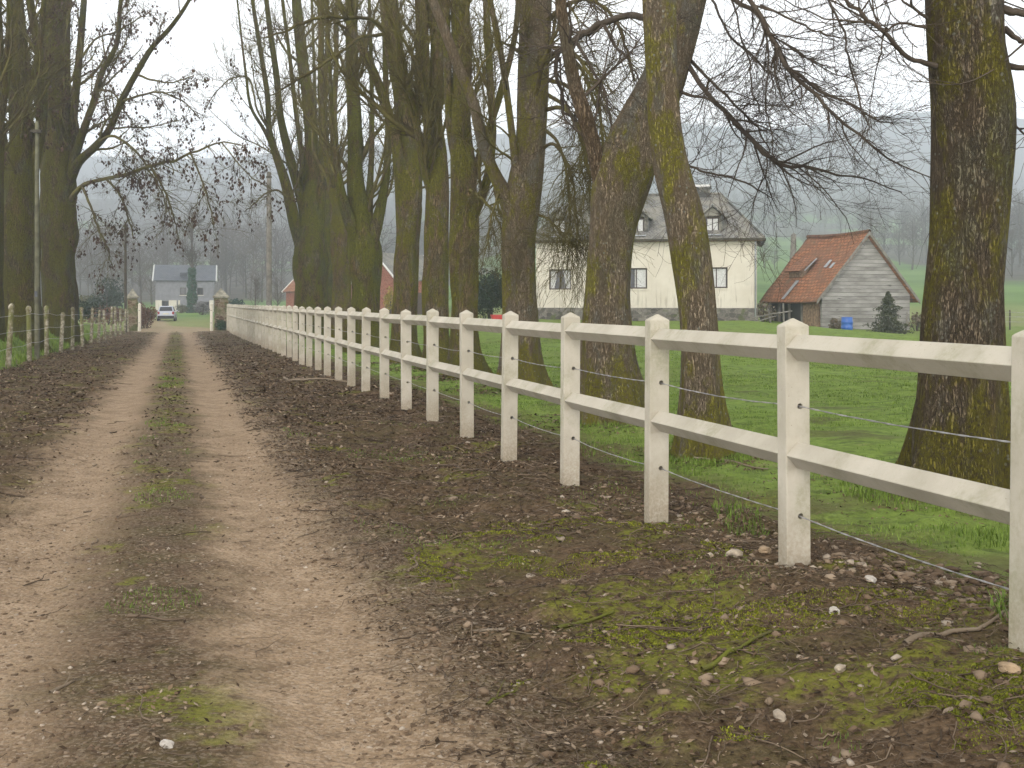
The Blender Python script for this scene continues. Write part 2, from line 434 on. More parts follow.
M = {}
M['ground'] = ground_material()
M['bark_big'] = bark_material('bark_furrowed', (0.056, 0.041, 0.025), (0.195, 0.150, 0.098), (0.185, 0.160, 0.018), 0.66, 0.6, 1.55)
M['bark_pale'] = bark_material('bark_pale', (0.135, 0.104, 0.066), (0.39, 0.31, 0.21), (0.29, 0.265, 0.030), 0.60, 0.95, 1.7)
M['bark_bare'] = bark_material('bark_bare', (0.09, 0.062, 0.036), (0.27, 0.195, 0.12), (0.13, 0.12, 0.03), 0.05, 0.2, 1.2)
M['bark_mid'] = bark_material('bark_mossy_brown', (0.068, 0.054, 0.030), (0.28, 0.205, 0.112), (0.205, 0.198, 0.022), 0.74, 0.6, 1.2)
M['bark_green'] = bark_material('bark_mossy_green', (0.030, 0.026, 0.011), (0.19, 0.145, 0.060), (0.145, 0.150, 0.012), 0.85, 0.4, 0.8)
M['bark_left'] = bark_material('bark_dark_olive', (0.024, 0.019, 0.008), (0.160, 0.118, 0.050), (0.120, 0.112, 0.008), 0.85, 0.2, 0.8)  # left row bark: dark brown with olive moss, its own colour
M['twig'] = twig_material('twig_brown', (0.045, 0.034, 0.026), (0.105, 0.082, 0.06))
M['twig_green'] = twig_material('twig_mossy', (0.075, 0.058, 0.030), (0.140, 0.122, 0.036))
M['keys'] = leafy('dry_red_brown_seed_bunches', (0.052, 0.030, 0.020), (0.110, 0.062, 0.040))
M['concrete'] = concrete_material()
M['oldpost'] = oldpost_material()
M['wire'] = plain('galvanised_wire', (0.36, 0.35, 0.34), 0.55, 0.3, 20, 0.1)
M['plaster'] = plaster_material()
M['plinth'] = stone_material('grey_stone_plinth', [(0.10, 0.09, 0.08), (0.19, 0.175, 0.15), (0.28, 0.26, 0.22)], 3.0, (0.21, 0.19, 0.16), 0.3)
M['pillar'] = stone_material('gate_pillar_stone', [(0.13, 0.075, 0.045), (0.22, 0.17, 0.10), (0.33, 0.28, 0.19)], 4.0, (0.33, 0.28, 0.2), 0.9)
M['capstone'] = plain('weathered_capstone', (0.27, 0.25, 0.19), 0.9, 0.4, 5)
M['slate'] = tile_material('grey_slate', [(0.20, 0.195, 0.18), (0.29, 0.28, 0.255), (0.33, 0.31, 0.25)], 3.2, 0.30)
M['slate_blue'] = tile_material('blue_grey_slate', [(0.12, 0.13, 0.155), (0.15, 0.16, 0.185), (0.14, 0.145, 0.16)], 2.0, 0.0)
M['tile'] = tile_material('red_clay_tile', [(0.30, 0.118, 0.055), (0.45, 0.20, 0.10), (0.20, 0.105, 0.062)], 1.9, 0.24)
M['board'] = board_material()
M['dark'] = plain('painted_dark_inside', (0.018, 0.017, 0.016), 0.9, 0.2, 2)  # near-black that carries the shade of interiors in its colour
M['frame'] = plain('dark_brown_paint', (0.055, 0.035, 0.024), 0.6, 0.3, 9)
M['glass'] = glass_mat()
M['curtain'] = plain('white_net_curtain', (0.62, 0.62, 0.60), 0.9, 0.15, 14)
M['white'] = plain('white_paint', (0.66, 0.65, 0.61), 0.6, 0.12, 4)
M['zinc'] = plain('zinc_flashing', (0.42, 0.44, 0.46), 0.45, 0.15, 4, 0.4)
M['greywall'] = plain('grey_render', (0.21, 0.205, 0.22), 0.9, 0.15, 2)
M['brick'] = stone_material('red_brick_wall', [(0.23, 0.07, 0.04), (0.30, 0.10, 0.06), (0.36, 0.14, 0.09)], 7.0, (0.3, 0.2, 0.15))
M['plank'] = plain('old_brown_planks', (0.24, 0.16, 0.10), 0.85, 0.45, 7)
M['polewood'] = plain('pole_timber', (0.185, 0.170, 0.145), 0.85, 0.35, 4)
M['poledark'] = plain('pole_dark_timber', (0.060, 0.050, 0.032), 0.85, 0.35, 4)
M['polegreen'] = plain('pole_mossy_timber', (0.12, 0.115, 0.07), 0.85, 0.35, 4)
M['blue'] = plain('blue_plastic', (0.022, 0.11, 0.40), 0.4, 0.15, 5, 0, 0.5)
M['red'] = plain('red_plastic', (0.55, 0.05, 0.05), 0.45, 0.12, 5, 0, 0.5)
M['ever'] = leafy('dark_evergreen_leaves', (0.012, 0.026, 0.012), (0.032, 0.055, 0.024))
M['ever_blue'] = leafy('blue_green_leaves', (0.02, 0.055, 0.045), (0.035, 0.085, 0.06))
M['ivy'] = leafy('ivy_leaves', (0.018, 0.065, 0.026), (0.04, 0.115, 0.045))
M['conifer'] = leafy('spruce_needles', (0.045, 0.055, 0.028), (0.10, 0.105, 0.055))
M['olive'] = leafy('olive_hedge_leaves', (0.075, 0.08, 0.03), (0.15, 0.14, 0.05))
M['rust'] = leafy('rusty_beech_leaves', (0.12, 0.055, 0.03), (0.21, 0.10, 0.055))
M['brush'] = leafy('dry_brush', (0.12, 0.09, 0.06), (0.24, 0.185, 0.12))
M['yellowbush'] = leafy('yellow_leaves', (0.26, 0.21, 0.03), (0.45, 0.36, 0.06))
M['greyshrub'] = leafy('grey_shrub_leaves', (0.14, 0.13, 0.13), (0.26, 0.25, 0.24))
M['grass'] = leafy('grass_blades', (0.100, 0.165, 0.022), (0.285, 0.405, 0.07), 0.6, 1.2)
M['mossblade'] = leafy('moss_tips', (0.13, 0.155, 0.012), (0.38, 0.39, 0.04), 0.8, 2.0)
M['litter'] = mixed_bits('dead_leaves', [(0.0, (0.028, 0.018, 0.010)), (0.4, (0.085, 0.053, 0.029)), (0.72, (0.18, 0.118, 0.068)), (0.90, (0.31, 0.225, 0.145)), (1.0, (0.42, 0.34, 0.25))])
M['stone'] = mixed_bits('flint_and_chalk', [(0.0, (0.10, 0.068, 0.042)), (0.5, (0.24, 0.165, 0.105)), (0.85, (0.38, 0.29, 0.20)), (1.0, (0.56, 0.48, 0.38))])
M['stick'] = leafy('dead_twigs', (0.055, 0.038, 0.025), (0.30, 0.225, 0.155), 0.9, 3)
M['mossstick'] = twig_material('mossy_stick', (0.13, 0.14, 0.02), (0.10, 0.08, 0.05))
M['palestick'] = twig_material('pale_stick', (0.2, 0.15, 0.10), (0.27, 0.22, 0.16))
M['wood_far'] = leafy('bare_woodland', (0.105, 0.084, 0.074), (0.170, 0.138, 0.118), 0.9, 0.05)
M['carpaint'] = plain('silver_car_paint', (0.50, 0.53, 0.60), 0.28, 0.03, 2, 0.25, 0.5)
M['rubber'] = plain('black_rubber', (0.015, 0.015, 0.015), 0.8, 0.1, 5)
M['rim'] = plain('wheel_rim_metal', (0.35, 0.35, 0.36), 0.35, 0.1, 5, 0.7)
M['taillight'] = plain('red_lamp_lens', (0.30, 0.015, 0.012), 0.2, 0.1, 5, 0, 0.5)
M['plate'] = plain('plate_white', (0.65, 0.62, 0.45), 0.5, 0.05, 5)


# ---------------------------------------------------------------- object helpers
def tag(o, label=None, cat=None, group=None, kind=None):
    if label: o['label'] = label
    if cat: o['category'] = cat
    if group: o['group'] = group
    if kind: o['kind'] = kind
    return o


def empty(name, loc, rz=0.0):
    o = bpy.data.objects.new(name, None)
    o.empty_display_size = 0.2
    o.location = tuple(float(v) for v in loc); o.rotation_euler = (0, 0, rz)
    COL.objects.link(o)
    return o


def np_mesh(name, V, Q=None, T=None, mat=None, parent=None, smooth=False, uv=None):
    """one mesh object from numpy vertices, quads and triangles"""
    V = np.asarray(V, np.float32)
    loops = []; starts = []; n = 0
    if Q is not None and len(Q):
        Q = np.asarray(Q, np.int32); loops.append(Q.ravel()); starts.append(np.arange(len(Q)) * 4); n += len(Q) * 4
    if T is not None and len(T):
        T = np.asarray(T, np.int32); loops.append(T.ravel()); starts.append(n + np.arange(len(T)) * 3)
    L = np.concatenate(loops).astype(np.int32); St = np.concatenate(starts).astype(np.int32)
    me = bpy.data.meshes.new(name)
    me.vertices.add(len(V)); me.vertices.foreach_set('co', V.ravel())
    me.loops.add(len(L)); me.loops.foreach_set('vertex_index', L)
    me.polygons.add(len(St)); me.polygons.foreach_set('loop_start', St)
    me.update(calc_edges=True); me.validate()
    if smooth: me.polygons.foreach_set('use_smooth', np.ones(len(me.polygons), bool))
    if mat: me.materials.append(mat)
    o = bpy.data.objects.new(name, me); COL.objects.link(o)
    if parent: o.parent = parent
    return o


class MB:
    def __init__(self):
        self.v = []; self.f = []; self.uv = {}

    def add(self, vs, fs, uvs=None):
        b = len(self.v)
        self.v += [tuple(float(c) for c in p) for p in vs]
        for i, f in enumerate(fs):
            if uvs is not None: self.uv[len(self.f)] = uvs[i]
            self.f.append([b + k for k in f])

    def box(self, c, s, rz=0.0, bev=0.0):
        x, y, z = [k / 2 for k in s]
        ca, sa = math.cos(rz), math.sin(rz)
        vs = []
        for dz in (-z, z):
            for dx, dy in ((-x, -y), (x, -y), (x, y), (-x, y)):
                vs.append((c[0] + dx * ca - dy * sa, c[1] + dx * sa + dy * ca, c[2] + dz))
        self.add(vs, [(3, 2, 1, 0), (4, 5, 6, 7), (0, 1, 5, 4), (1, 2, 6, 5), (2, 3, 7, 6), (3, 0, 4, 7)])

    def slab(self, quad, th, uvs=None):
        """a thick panel: quad corners (counter clockwise seen from outside) pushed inwards by th"""
        q = [Vector(p) for p in quad]
        n = (q[1] - q[0]).cross(q[2] - q[0]).normalized()
        b = [p - n * th for p in q]
        k = len(q)
        L = (q[1] - q[0]).length; H = (q[-1] - q[0]).length
        e = (q[1] - q[0]).normalized(); w = n.cross(e)
        uv = [((p - q[0]).dot(e), (p - q[0]).dot(w)) for p in q]
        fs = [list(range(k)), list(range(2 * k - 1, k - 1, -1))]
        us = [uv, uv[::-1]]
        for i in range(k):
            j = (i + 1) % k
            fs.append([i, k + i, k + j, j]); us.append([uv[i], uv[i], uv[j], uv[j]])
        self.add(q + b, fs, us)

    def tube(self, pts, rad, k=8):
        P = np.asarray(pts, float)[None]; Rr = np.asarray(rad, float)
        if Rr.ndim == 0: Rr = np.full(P.shape[1], float(Rr))
        V, Q, T = tubes(P, Rr[None], k)
        self.add(V, [list(q) for q in Q] + [list(t) for t in T])

    def lathe(self, prof, c=(0, 0, 0), seg=16, axis='z'):
        vs = []; fs = []
        for r, h in prof:
            for i in range(seg):
                a = 2 * PI * i / seg
                p = (r * math.cos(a), r * math.sin(a), h)
                if axis == 'x': p = (p[2], p[0], p[1])
                if axis == 'y': p = (p[0], p[2], p[1])
                vs.append((c[0] + p[0], c[1] + p[1], c[2] + p[2]))
        n = len(prof)
        for j in range(n - 1):
            for i in range(seg):
                fs.append((j * seg + i, j * seg + (i + 1) % seg, (j + 1) * seg + (i + 1) % seg, (j + 1) * seg + i))
        fs.append(list(range(seg))[::-1]); fs.append([(n - 1) * seg + i for i in range(seg)])
        self.add(vs, fs)

    def build(self, name, mat, parent=None, smooth=False, bevel=0.0, fix=True):
        me = bpy.data.meshes.new(name)
        me.from_pydata(self.v, [], self.f)
        if self.uv:
            l = me.uv_layers.new(name='UVMap')
            for i, p in enumerate(me.polygons):
                if i in self.uv:
                    for j, li in enumerate(p.loop_indices): l.data[li].uv = self.uv[i][j]
        if bevel or fix:
            bm = bmesh.new(); bm.from_mesh(me)
            if fix: bmesh.ops.recalc_face_normals(bm, faces=bm.faces)
            if bevel:
                bmesh.ops.bevel(bm, geom=[e for e in bm.edges if len(e.link_faces) == 2 and e.calc_face_angle(0) > 0.6], offset=bevel, segments=2, affect='EDGES', profile=0.5)
            bm.to_mesh(me); bm.free()
        if smooth:
            for p in me.polygons: p.use_smooth = True
        me.materials.append(mat)
        o = bpy.data.objects.new(name, me); COL.objects.link(o)
        if parent: o.parent = parent
        return o


# ---------------------------------------------------------------- branch tools (vectorised)
def norm(a):
    return a / np.maximum(np.linalg.norm(a, axis=-1, keepdims=True), 1e-9)


def tubes(P, Rd, k=3, cap=True):
    Mn, N, _ = P.shape
    T = np.gradient(P, axis=1); T = norm(T)
    mean = norm(T.mean(axis=1))
    ref = np.where(np.abs(mean[:, 2:3]) > 0.8, np.array([[1.0, 0.13, 0]]), np.array([[0.05, 0.1, 1.0]]))
    X = norm(np.cross(T, ref[:, None, :])); Yv = np.cross(T, X)
    a = np.arange(k) * 2 * PI / k
    V = P[:, :, None, :] + Rd[:, :, None, None] * (np.cos(a)[None, None, :, None] * X[:, :, None, :] + np.sin(a)[None, None, :, None] * Yv[:, :, None, :])
    V = V.reshape(-1, 3)
    m = np.arange(Mn)[:, None, None] * (N * k); j = np.arange(N - 1)[None, :, None] * k; i = np.arange(k)[None, None, :]
    i2 = (i + 1) % k
    Q = np.stack(np.broadcast_arrays(m + j + i, m + j + i2, m + j + k + i2, m + j + k + i), -1).reshape(-1, 4)
    Tt = np.zeros((0, 3), int)
    if cap:
        tip = P[:, -1] + T[:, -1] * Rd[:, -1:]
        base = len(V); V = np.concatenate([V, tip])
        ii = np.arange(k)
        mm = np.arange(Mn)[:, None] * (N * k) + (N - 1) * k
        Tt = np.stack(np.broadcast_arrays(mm + ii, mm + (ii + 1) % k, (base + np.arange(Mn))[:, None]), -1).reshape(-1, 3)
    return V, Q, Tt


def catmull(pts, n):
    p = np.asarray(pts, float)
    d = np.concatenate([[0], np.cumsum(np.linalg.norm(np.diff(p[:, :3], axis=0), axis=1))])
    s = np.linspace(0, d[-1], n)
    m = np.gradient(p, d, axis=0) if len(p) > 2 else np.repeat((p[1:] - p[:1]) / d[-1], 2, 0)
    i = np.clip(np.searchsorted(d, s, 'right') - 1, 0, len(p) - 2)
    h = (d[i + 1] - d[i])[:, None]; t = ((s - d[i])[:, None]) / h
    return (2 * t**3 - 3 * t**2 + 1) * p[i] + (t**3 - 2 * t**2 + t) * h * m[i] + (-2 * t**3 + 3 * t**2) * p[i + 1] + (t**3 - t**2) * h * m[i + 1]


def spawn(P, Rd, count, length, ang=(35, 70), t=(0.2, 1.0), trop=0.15, wig=0.12, n=6, rs=0.55, rmax=0.05, rmin=0.004, r=None, bias=None):
    """count new shoots off the polylines P (M,N,3): returns their polylines and radii"""
    r = r or rng
    Mn, N, _ = P.shape
    L = np.linalg.norm(np.diff(P, axis=1), axis=2).sum(1)
    w = L / L.sum()
    idx = r.choice(Mn, count, p=w)
    tt = t[0] + (t[1] - t[0]) * r.random(count)
    f = tt * (N - 1); i = np.minimum(f.astype(int), N - 2); fr = (f - i)[:, None]
    pos = P[idx, i] * (1 - fr) + P[idx, i + 1] * fr
    tan = norm(P[idx, i + 1] - P[idx, i])
    rad = Rd[idx, i] * (1 - fr[:, 0]) + Rd[idx, i + 1] * fr[:, 0]
    perp = norm(np.cross(tan, r.normal(size=(count, 3))))
    if bias is not None:
        perp = norm(perp + np.array(bias)); perp = norm(perp - tan * (perp * tan).sum(1, keepdims=True))
    a = np.radians(ang[0] + (ang[1] - ang[0]) * r.random(count))[:, None]
    d = norm(np.cos(a) * tan + np.sin(a) * perp)
    ln = (length[0] + (length[1] - length[0]) * r.random(count) ** 1.5) * (1.15 - 0.6 * tt)
    r0 = np.clip(rs * rad * (0.6 + 0.5 * r.random(count)), rmin, rmax)
    pts = [pos]; step = (ln / (n - 1))[:, None]
    for k in range(n - 1):
        d = norm(d + wig * r.normal(size=(count, 3)) + np.array([0, 0, trop]) * (1.5 * (k + 1) / n))
        pts.append(pts[-1] + d * step)
    s = np.linspace(0, 1, n)[None]
    return np.stack(pts, 1), np.maximum(r0[:, None] * (1 - 0.75 * s), rmin * 0.7)


def merge(parts):
    V = []; Q = []; T = []; b = 0
    for v, q, t in parts:
        V.append(v); Q.append(q + b); T.append(t + b); b += len(v)
    return np.concatenate(V), np.concatenate(Q), np.concatenate(T)


def limb_of(trace, n=26):
    """trace: list of (px, py, depth, width_px) -> polyline and radii in metres"""
    p = np.array([[*at(a, b, Y), w * Y / (2 * F)] for a, b, Y, w in trace])
    c = catmull(p, n)
    return c[:, :3], np.maximum(c[:, 3], 0.004)


def rough_tube(P, Rd, k, amp, flare=0.0, seed=0.0, lobes=5):
    """one trunk or limb with uneven, furrowed outline"""
    V, Q, T = tubes(P[None], Rd[None], k, True)
    N = len(P)
    body = V[:N * k].reshape(N, k, 3)
    c = P[:, None, :]; d = body - c
    a = np.arange(k) * 2 * PI / k
    ca, sa = np.cos(a)[None], np.sin(a)[None]
    zz = np.concatenate([[0], np.cumsum(np.linalg.norm(np.diff(P, axis=0), axis=1))])[:, None]
    low = vnoise(ca * 1.3 + seed + 0 * zz, sa * 1.3 + 0 * zz, zz * 0.8 + seed) * 2 * amp
    mid = vnoise(ca * 3.2 + seed + 9 + 0 * zz, sa * 3.2 + 0 * zz, zz * 1.6) * amp
    fur = np.abs(vnoise(ca * 8 + 0 * zz + seed, sa * 8 + 0 * zz, zz * 1.9 + 40)) * amp * -0.55
    g = 1 + low + mid + fur
    if flare:
        fl = np.exp(-zz / (0.55 * flare)) * (0.12 + 0.38 * np.clip(np.cos(a * lobes + seed)[None] + 0.5 * np.cos(a * 3 + 2 * seed)[None], -0.6, 1))
        g = g + fl
    body = c + d * g[:, :, None]
    V[:N * k] = body.reshape(-1, 3)
    return V, Q, T


def bunches(P, count, r, size=0.09, per=7, spread=0.09, tmin=0.5):
    """hanging bunches of dry seed wings at the outer ends of the shoots P"""
    Mn, N, _ = P.shape
    idx = r.integers(0, Mn, count)
    f = (tmin + (1 - tmin) * r.random(count)) * (N - 1); i = np.minimum(f.astype(int), N - 2); fr = (f - i)[:, None]
    pos = P[idx, i] * (1 - fr) + P[idx, i + 1] * fr
    c = np.repeat(pos, per, 0) + r.normal(size=(count * per, 3)) * spread * np.array([0.45, 0.45, 0.7]) - np.array([0, 0, spread * 0.9])
    n = len(c)
    down = norm(np.array([0, 0, -1.0]) + 0.35 * r.normal(size=(n, 3)))
    side = norm(np.cross(down, r.normal(size=(n, 3))))
    ln = (size * (0.35 + 1.0 * r.random(n)))[:, None]; wd = ln * 0.32
    bend = norm(np.cross(down, side)) * ln * 0.12
    V = np.stack([c, c + down * ln * 0.5 + side * wd + bend, c + down * ln, c + down * ln * 0.5 - side * wd + bend], 1).reshape(-1, 3)
    Q = np.arange(n * 4).reshape(-1, 4)
    return V, Q


def leafcloud(c, rad, count, size, r=None, shape='ellipsoid', lumps=9):
    """leaf faces spread through an uneven volume made of lumps"""
    r = r or rng
    c = np.asarray(c, float); rad = np.asarray(rad, float)
    if shape == 'cone':
        t = r.random(count) ** 1.6
        a = r.random(count) * 2 * PI
        tier = 0.80 + 0.20 * np.cos(t * 2 * PI * 5)
        rr = (1 - t) ** 0.75 * (0.25 + 0.8 * np.sqrt(r.random(count))) * tier * (0.75 + 0.28 * np.sin(a * 5 + t * 9) + 0.25 * np.sin(a * 2 + t * 14))
        p = c + np.stack([rr * np.cos(a) * rad[0], rr * np.sin(a) * rad[1], t * rad[2]], 1)
    else:
        lc = r.normal(size=(lumps, 3)); lc = norm(lc) * (0.35 + 0.35 * r.random((lumps, 1)))
        k = r.integers(0, lumps, count)
        q = norm(r.normal(size=(count, 3))) * (0.50 * r.random((count, 1)) ** 0.45)
        q = lc[k] + q * (0.8 + 0.5 * r.random((lumps, 1)))[k]
        p = c + q * rad
    nn = norm(r.normal(size=(count, 3)) + np.array([0, 0, 0.4]))
    s1 = norm(np.cross(nn, r.normal(size=(count, 3)))); s2 = np.cross(nn, s1)
    sz = (size * (0.6 + 0.8 * r.random(count)))[:, None]
    V = np.stack([p - s1 * sz, p - s2 * sz * 0.55, p + s1 * sz, p + s2 * sz * 0.55], 1).reshape(-1, 3)
    return V, np.arange(count * 4).reshape(-1, 4)

# ================================================================= GROUND
def build_ground():
    ul = np.concatenate([np.arange(-2200, -200, 50), np.arange(-200, -30, 6), np.arange(-30, -5.2, 0.6), np.arange(-5.2, 6.0, 0.05),
                         np.arange(6.0, 26, 0.4), np.arange(26, 200, 4), np.arange(200, 2700, 45)])
    for bk in (-4.4, -1.6, 1.25, 3.95): ul[np.argmin(np.abs(ul - bk))] = bk
    vl = np.concatenate([np.arange(-25, 2.5, 0.5), np.arange(2.5, 8, 0.05), np.arange(8, 16, 0.09), np.arange(16, 40, 0.3), np.arange(40, 100, 1.0),
                         np.arange(100, 430, 5), np.arange(430, 1760, 15)])
    vl[np.argmin(np.abs(vl - 76))] = 76; vl[np.argmin(np.abs(vl - 110))] = 110
    U, Yv = np.meshgrid(ul, vl)
    X = U - K * np.minimum(Yv, 400.0)
    Z = height(X, Yv)
    V = np.stack([X, Yv, Z], -1).reshape(-1, 3)
    nu = len(ul); nv = len(vl)
    J, I = np.meshgrid(np.arange(nv - 1), np.arange(nu - 1), indexing='ij')
    Q = np.stack([J * nu + I, J * nu + I + 1, (J + 1) * nu + I + 1, (J + 1) * nu + I], -1)
    uc = (ul[:-1] + ul[1:]) / 2; yc = (vl[:-1] + vl[1:]) / 2
    UC, YC = np.meshgrid(uc, yc)
    lane = YC < 76
    sel = {
        'dirt_track': lane & (UC > -1.6) & (UC < 1.25),
        'verge_right': lane & (UC > 1.25) & (UC < 3.95),
        'verge_left': lane & (UC > -4.4) & (UC < -1.6),
        'driveway': (YC > 76) & (YC < 110) & (UC > -4.4) & (UC < 3.95),
        'hills': YC > 430,
    }
    rest = np.ones_like(lane)
    for m in sel.values(): rest &= ~m
    sel['ground'] = rest
    for nm, m in sel.items():
        q = Q[m]
        used, inv = np.unique(q, return_inverse=True)
        o = np_mesh(nm, V[used], inv.reshape(-1, 4), None, M['ground'], smooth=True)
        tag(o, kind='structure')


build_ground()


# ================================================================= WHITE FENCE
def fence_y(n): return 5.85 + 1.655 * n
FD = np.array([-K, 1.0, 0]); FD /= np.linalg.norm(FD)         # direction along the lane
FN = np.array([FD[1], -FD[0], 0])                              # across, away from the lane
FANG = math.atan2(FD[1], FD[0]) - PI / 2


def fence_xyz(n):
    y = fence_y(n)
    return np.array([3.2 - K * y, y, 1.38 - 0.05 * float(S(np.array(y / 72.0)))])      # shoulder height below the pyramid


wf = empty('post_and_rail_fence', (*fence_xyz(0)[:2], hz(*fence_xyz(0)[:2])))
tag(wf, 'long cream white concrete post and rail fence running along the right side of the track', 'fence')
WF0 = np.array(wf.location)


def fence_post_mesh():
    # local: x across (0.14), y along (0.09), top shoulder at z=0
    b = MB(); x, y, h = 0.07, 0.046, 1.75
    vs = [(-x, -y, -h), (x, -y, -h), (x, y, -h), (-x, y, -h), (-x, -y, 0), (x, -y, 0), (x, y, 0), (-x, y, 0), (0, 0, 0.042)]
    b.add(vs, [(3, 2, 1, 0), (0, 1, 5, 4), (1, 2, 6, 5), (2, 3, 7, 6), (3, 0, 4, 7), (4, 5, 8), (5, 6, 8), (6, 7, 8), (7, 4, 8)])
    o = b.build('post', M['concrete'], None, bevel=0.006)
    cut = MB()
    for z in (-0.417, -0.985): cut.lathe([(0.016, -0.2), (0.016, 0.2)], (0.012, 0, z), 10, 'y')
    c = cut.build('hole_cutter', M['dark'], None)
    md = o.modifiers.new('holes', 'BOOLEAN'); md.object = c; md.operation = 'DIFFERENCE'; md.solver = 'EXACT'
    dg = bpy.context.evaluated_depsgraph_get(); dg.update()
    me = bpy.data.meshes.new_from_object(o.evaluated_get(dg))
    o.modifiers.clear(); o.data = me
    bpy.data.objects.remove(c)
    return o


N0, N1 = -3, 40
proto_post = fence_post_mesh()
first = True
pr = np.random.default_rng(3)
for n in range(N0, N1 + 1):
    p = fence_xyz(n)
    o = proto_post if first else proto_post.copy()
    if not first: COL.objects.link(o)
    first = False
    o.parent = wf
    o.location = tuple(p + np.array([0, 0, pr.normal() * 0.005]) - WF0)
    o.rotation_euler = (pr.normal() * 0.004, pr.normal() * 0.006, FANG + pr.normal() * 0.02)


def rail_mesh(L):
    b = MB(); w, h = 0.068, 0.068
    prof = [(-w, 0.0), (-0.004, h), (0.004, h), (w, 0.0), (0.004, -h), (-0.004, -h)]
    vs = [(a, y, z) for y in (0.0, L) for a, z in prof]
    k = len(prof)
    fs = [list(range(k)), list(range(2 * k - 1, k - 1, -1))] + [(i, (i + 1) % k, k + (i + 1) % k, k + i) for i in range(k)]
    b.add(vs, fs)
    return b.build('rail', M['concrete'], None, bevel=0.004)


GAP = float(np.linalg.norm(fence_xyz(1)[:2] - fence_xyz(0)[:2])) - 0.07
proto_rail = rail_mesh(GAP)
first = True
for n in range(N0, N1):
    for dz in (-0.118, -0.672):
        a, c = fence_xyz(n), fence_xyz(n + 1)
        d = (c - a) / np.linalg.norm(c - a)
        s = a + d * 0.035
        o = proto_rail if first else proto_rail.copy()
        if not first: COL.objects.link(o)
        first = False
        o.parent = wf
        o.location = tuple(s + np.array([0, 0, dz + pr.normal() * 0.003]) - WF0)
        o.rotation_euler = (math.asin(d[2]) + pr.normal() * 0.0015, 0, FANG + pr.normal() * 0.0015)
for dz in (-0.417, -0.985):
    b = MB(); pts = []
    for n in range(N0, N1 + 1):
        a = fence_xyz(n) + FN * 0.012
        pts.append(a + np.array([0, 0, dz]))
        if n < N1:
            c = fence_xyz(n + 1) + FN * 0.012
            sag = 0.012 + 0.012 * pr.random()
            for t in (0.25, 0.5, 0.75):
                pts.append(a * (1 - t) + c * t + np.array([pr.normal() * 0.003, 0, dz - sag * 4 * t * (1 - t)]))
    pts = np.array(pts) - WF0
    # two strands twisted together
    fine = np.concatenate([pts[i] + (pts[i + 1] - pts[i]) * np.linspace(0, 1, 10, endpoint=False)[:, None] for i in range(44)])
    ph = np.arange(len(fine)) * 1.1
    for s in (0, PI):
        off = np.stack([np.cos(ph + s) * FN[0], np.cos(ph + s) * FN[1], np.sin(ph + s)], 1) * 0.0020
        b.tube(fine + off, 0.0022, 4)
    b.tube(pts[43:], 0.004, 4)
    b.build('wire', M['wire'], wf, smooth=True)

# ================================================================= OLD FENCE ON THE LEFT
def lf_xyz(n):
    y = 26.8 + 3.3 * n
    u = -4.05 + 0.0225 * (y - 26.8)
    x = u - K * y
    return np.array([x, y, hz(x, y)])


of = empty('post_and_wire_fence', lf_xyz(0))
tag(of, 'old wire fence with mossy round topped pale posts beside the grass on the left', 'fence')
OF0 = np.array(of.location)
NL = 14
for n in range(-2, NL):
    p = lf_xyz(n)
    b = MB(); h = 1.48 + pr.normal() * 0.05
    b.lathe([(0.066, -0.3), (0.066, 0.2), (0.061, h - 0.16), (0.058, h - 0.13), (0.074, h - 0.11), (0.076, h - 0.06), (0.06, h - 0.015), (0.02, h + 0.02)], (0, 0, 0), 12)
    o = b.build('post', M['oldpost'], of, smooth=True)
    o.location = tuple(p - OF0); o.rotation_euler = (pr.normal() * 0.025, pr.normal() * 0.03, pr.random() * 6)
for hgt in (1.26, 0.88, 0.5):
    b = MB(); pts = []
    for n in range(-2, NL):
        p = lf_xyz(n) - OF0 + np.array([0.064, 0, hgt + pr.normal() * 0.02])
        pts.append(p)
        if n < NL - 1:
            q = lf_xyz(n + 1) - OF0 + np.array([0.064, 0, hgt])
            pts.append((p + q) / 2 - np.array([0, 0, 0.015 + 0.02 * pr.random()]))
    b.tube(pts, 0.006, 5)
    b.build('wire', M['wire'], of, smooth=True)


# ================================================================= GATE PILLARS AND POSTS
def pillar(px, Y, w, label):
    x = (px - 512) / F * Y; g = hz(x, Y)
    o = empty('gate_pillar', (x, Y, g), 0.28); tag(o, label, 'gate pillar')
    b = MB(); n = 9; h = 2.1
    for i in range(n):
        z0, z1 = h * i / n, h * (i + 1) / n
        if i == 0: z0 = -0.3
        j = 0.02 * ((i * 37) % 5 - 2) / 2
        b.box((j, -j, (z0 + z1) / 2), (w + j * 0.6, w - j * 0.5, z1 - z0 - 0.002))
    b.build('shaft', M['pillar'], o, bevel=0.02)
    c = MB(); c.box((0, 0, h + 0.07), (w + 0.16, w + 0.16, 0.138))
    e = (w + 0.04) / 2
    c.add([(-e, -e, h + 0.142), (e, -e, h + 0.142), (e, e, h + 0.142), (-e, e, h + 0.142), (0.03, 0, h + 0.62), (-0.03, 0, h + 0.62)],
          [(0, 1, 4, 5), (1, 2, 4), (2, 3, 5, 4), (3, 0, 5), (3, 2, 1, 0)])
    c.build('cap', M['capstone'], o, bevel=0.015)
    return o


pillar(132.5, 73.0, 0.62, 'mossy stone gate pillar with pyramid cap at the end of the left fence')
pillar(221, 73.2, 0.86, 'rough brown stone gate pillar with pointed cap where the white fence ends')


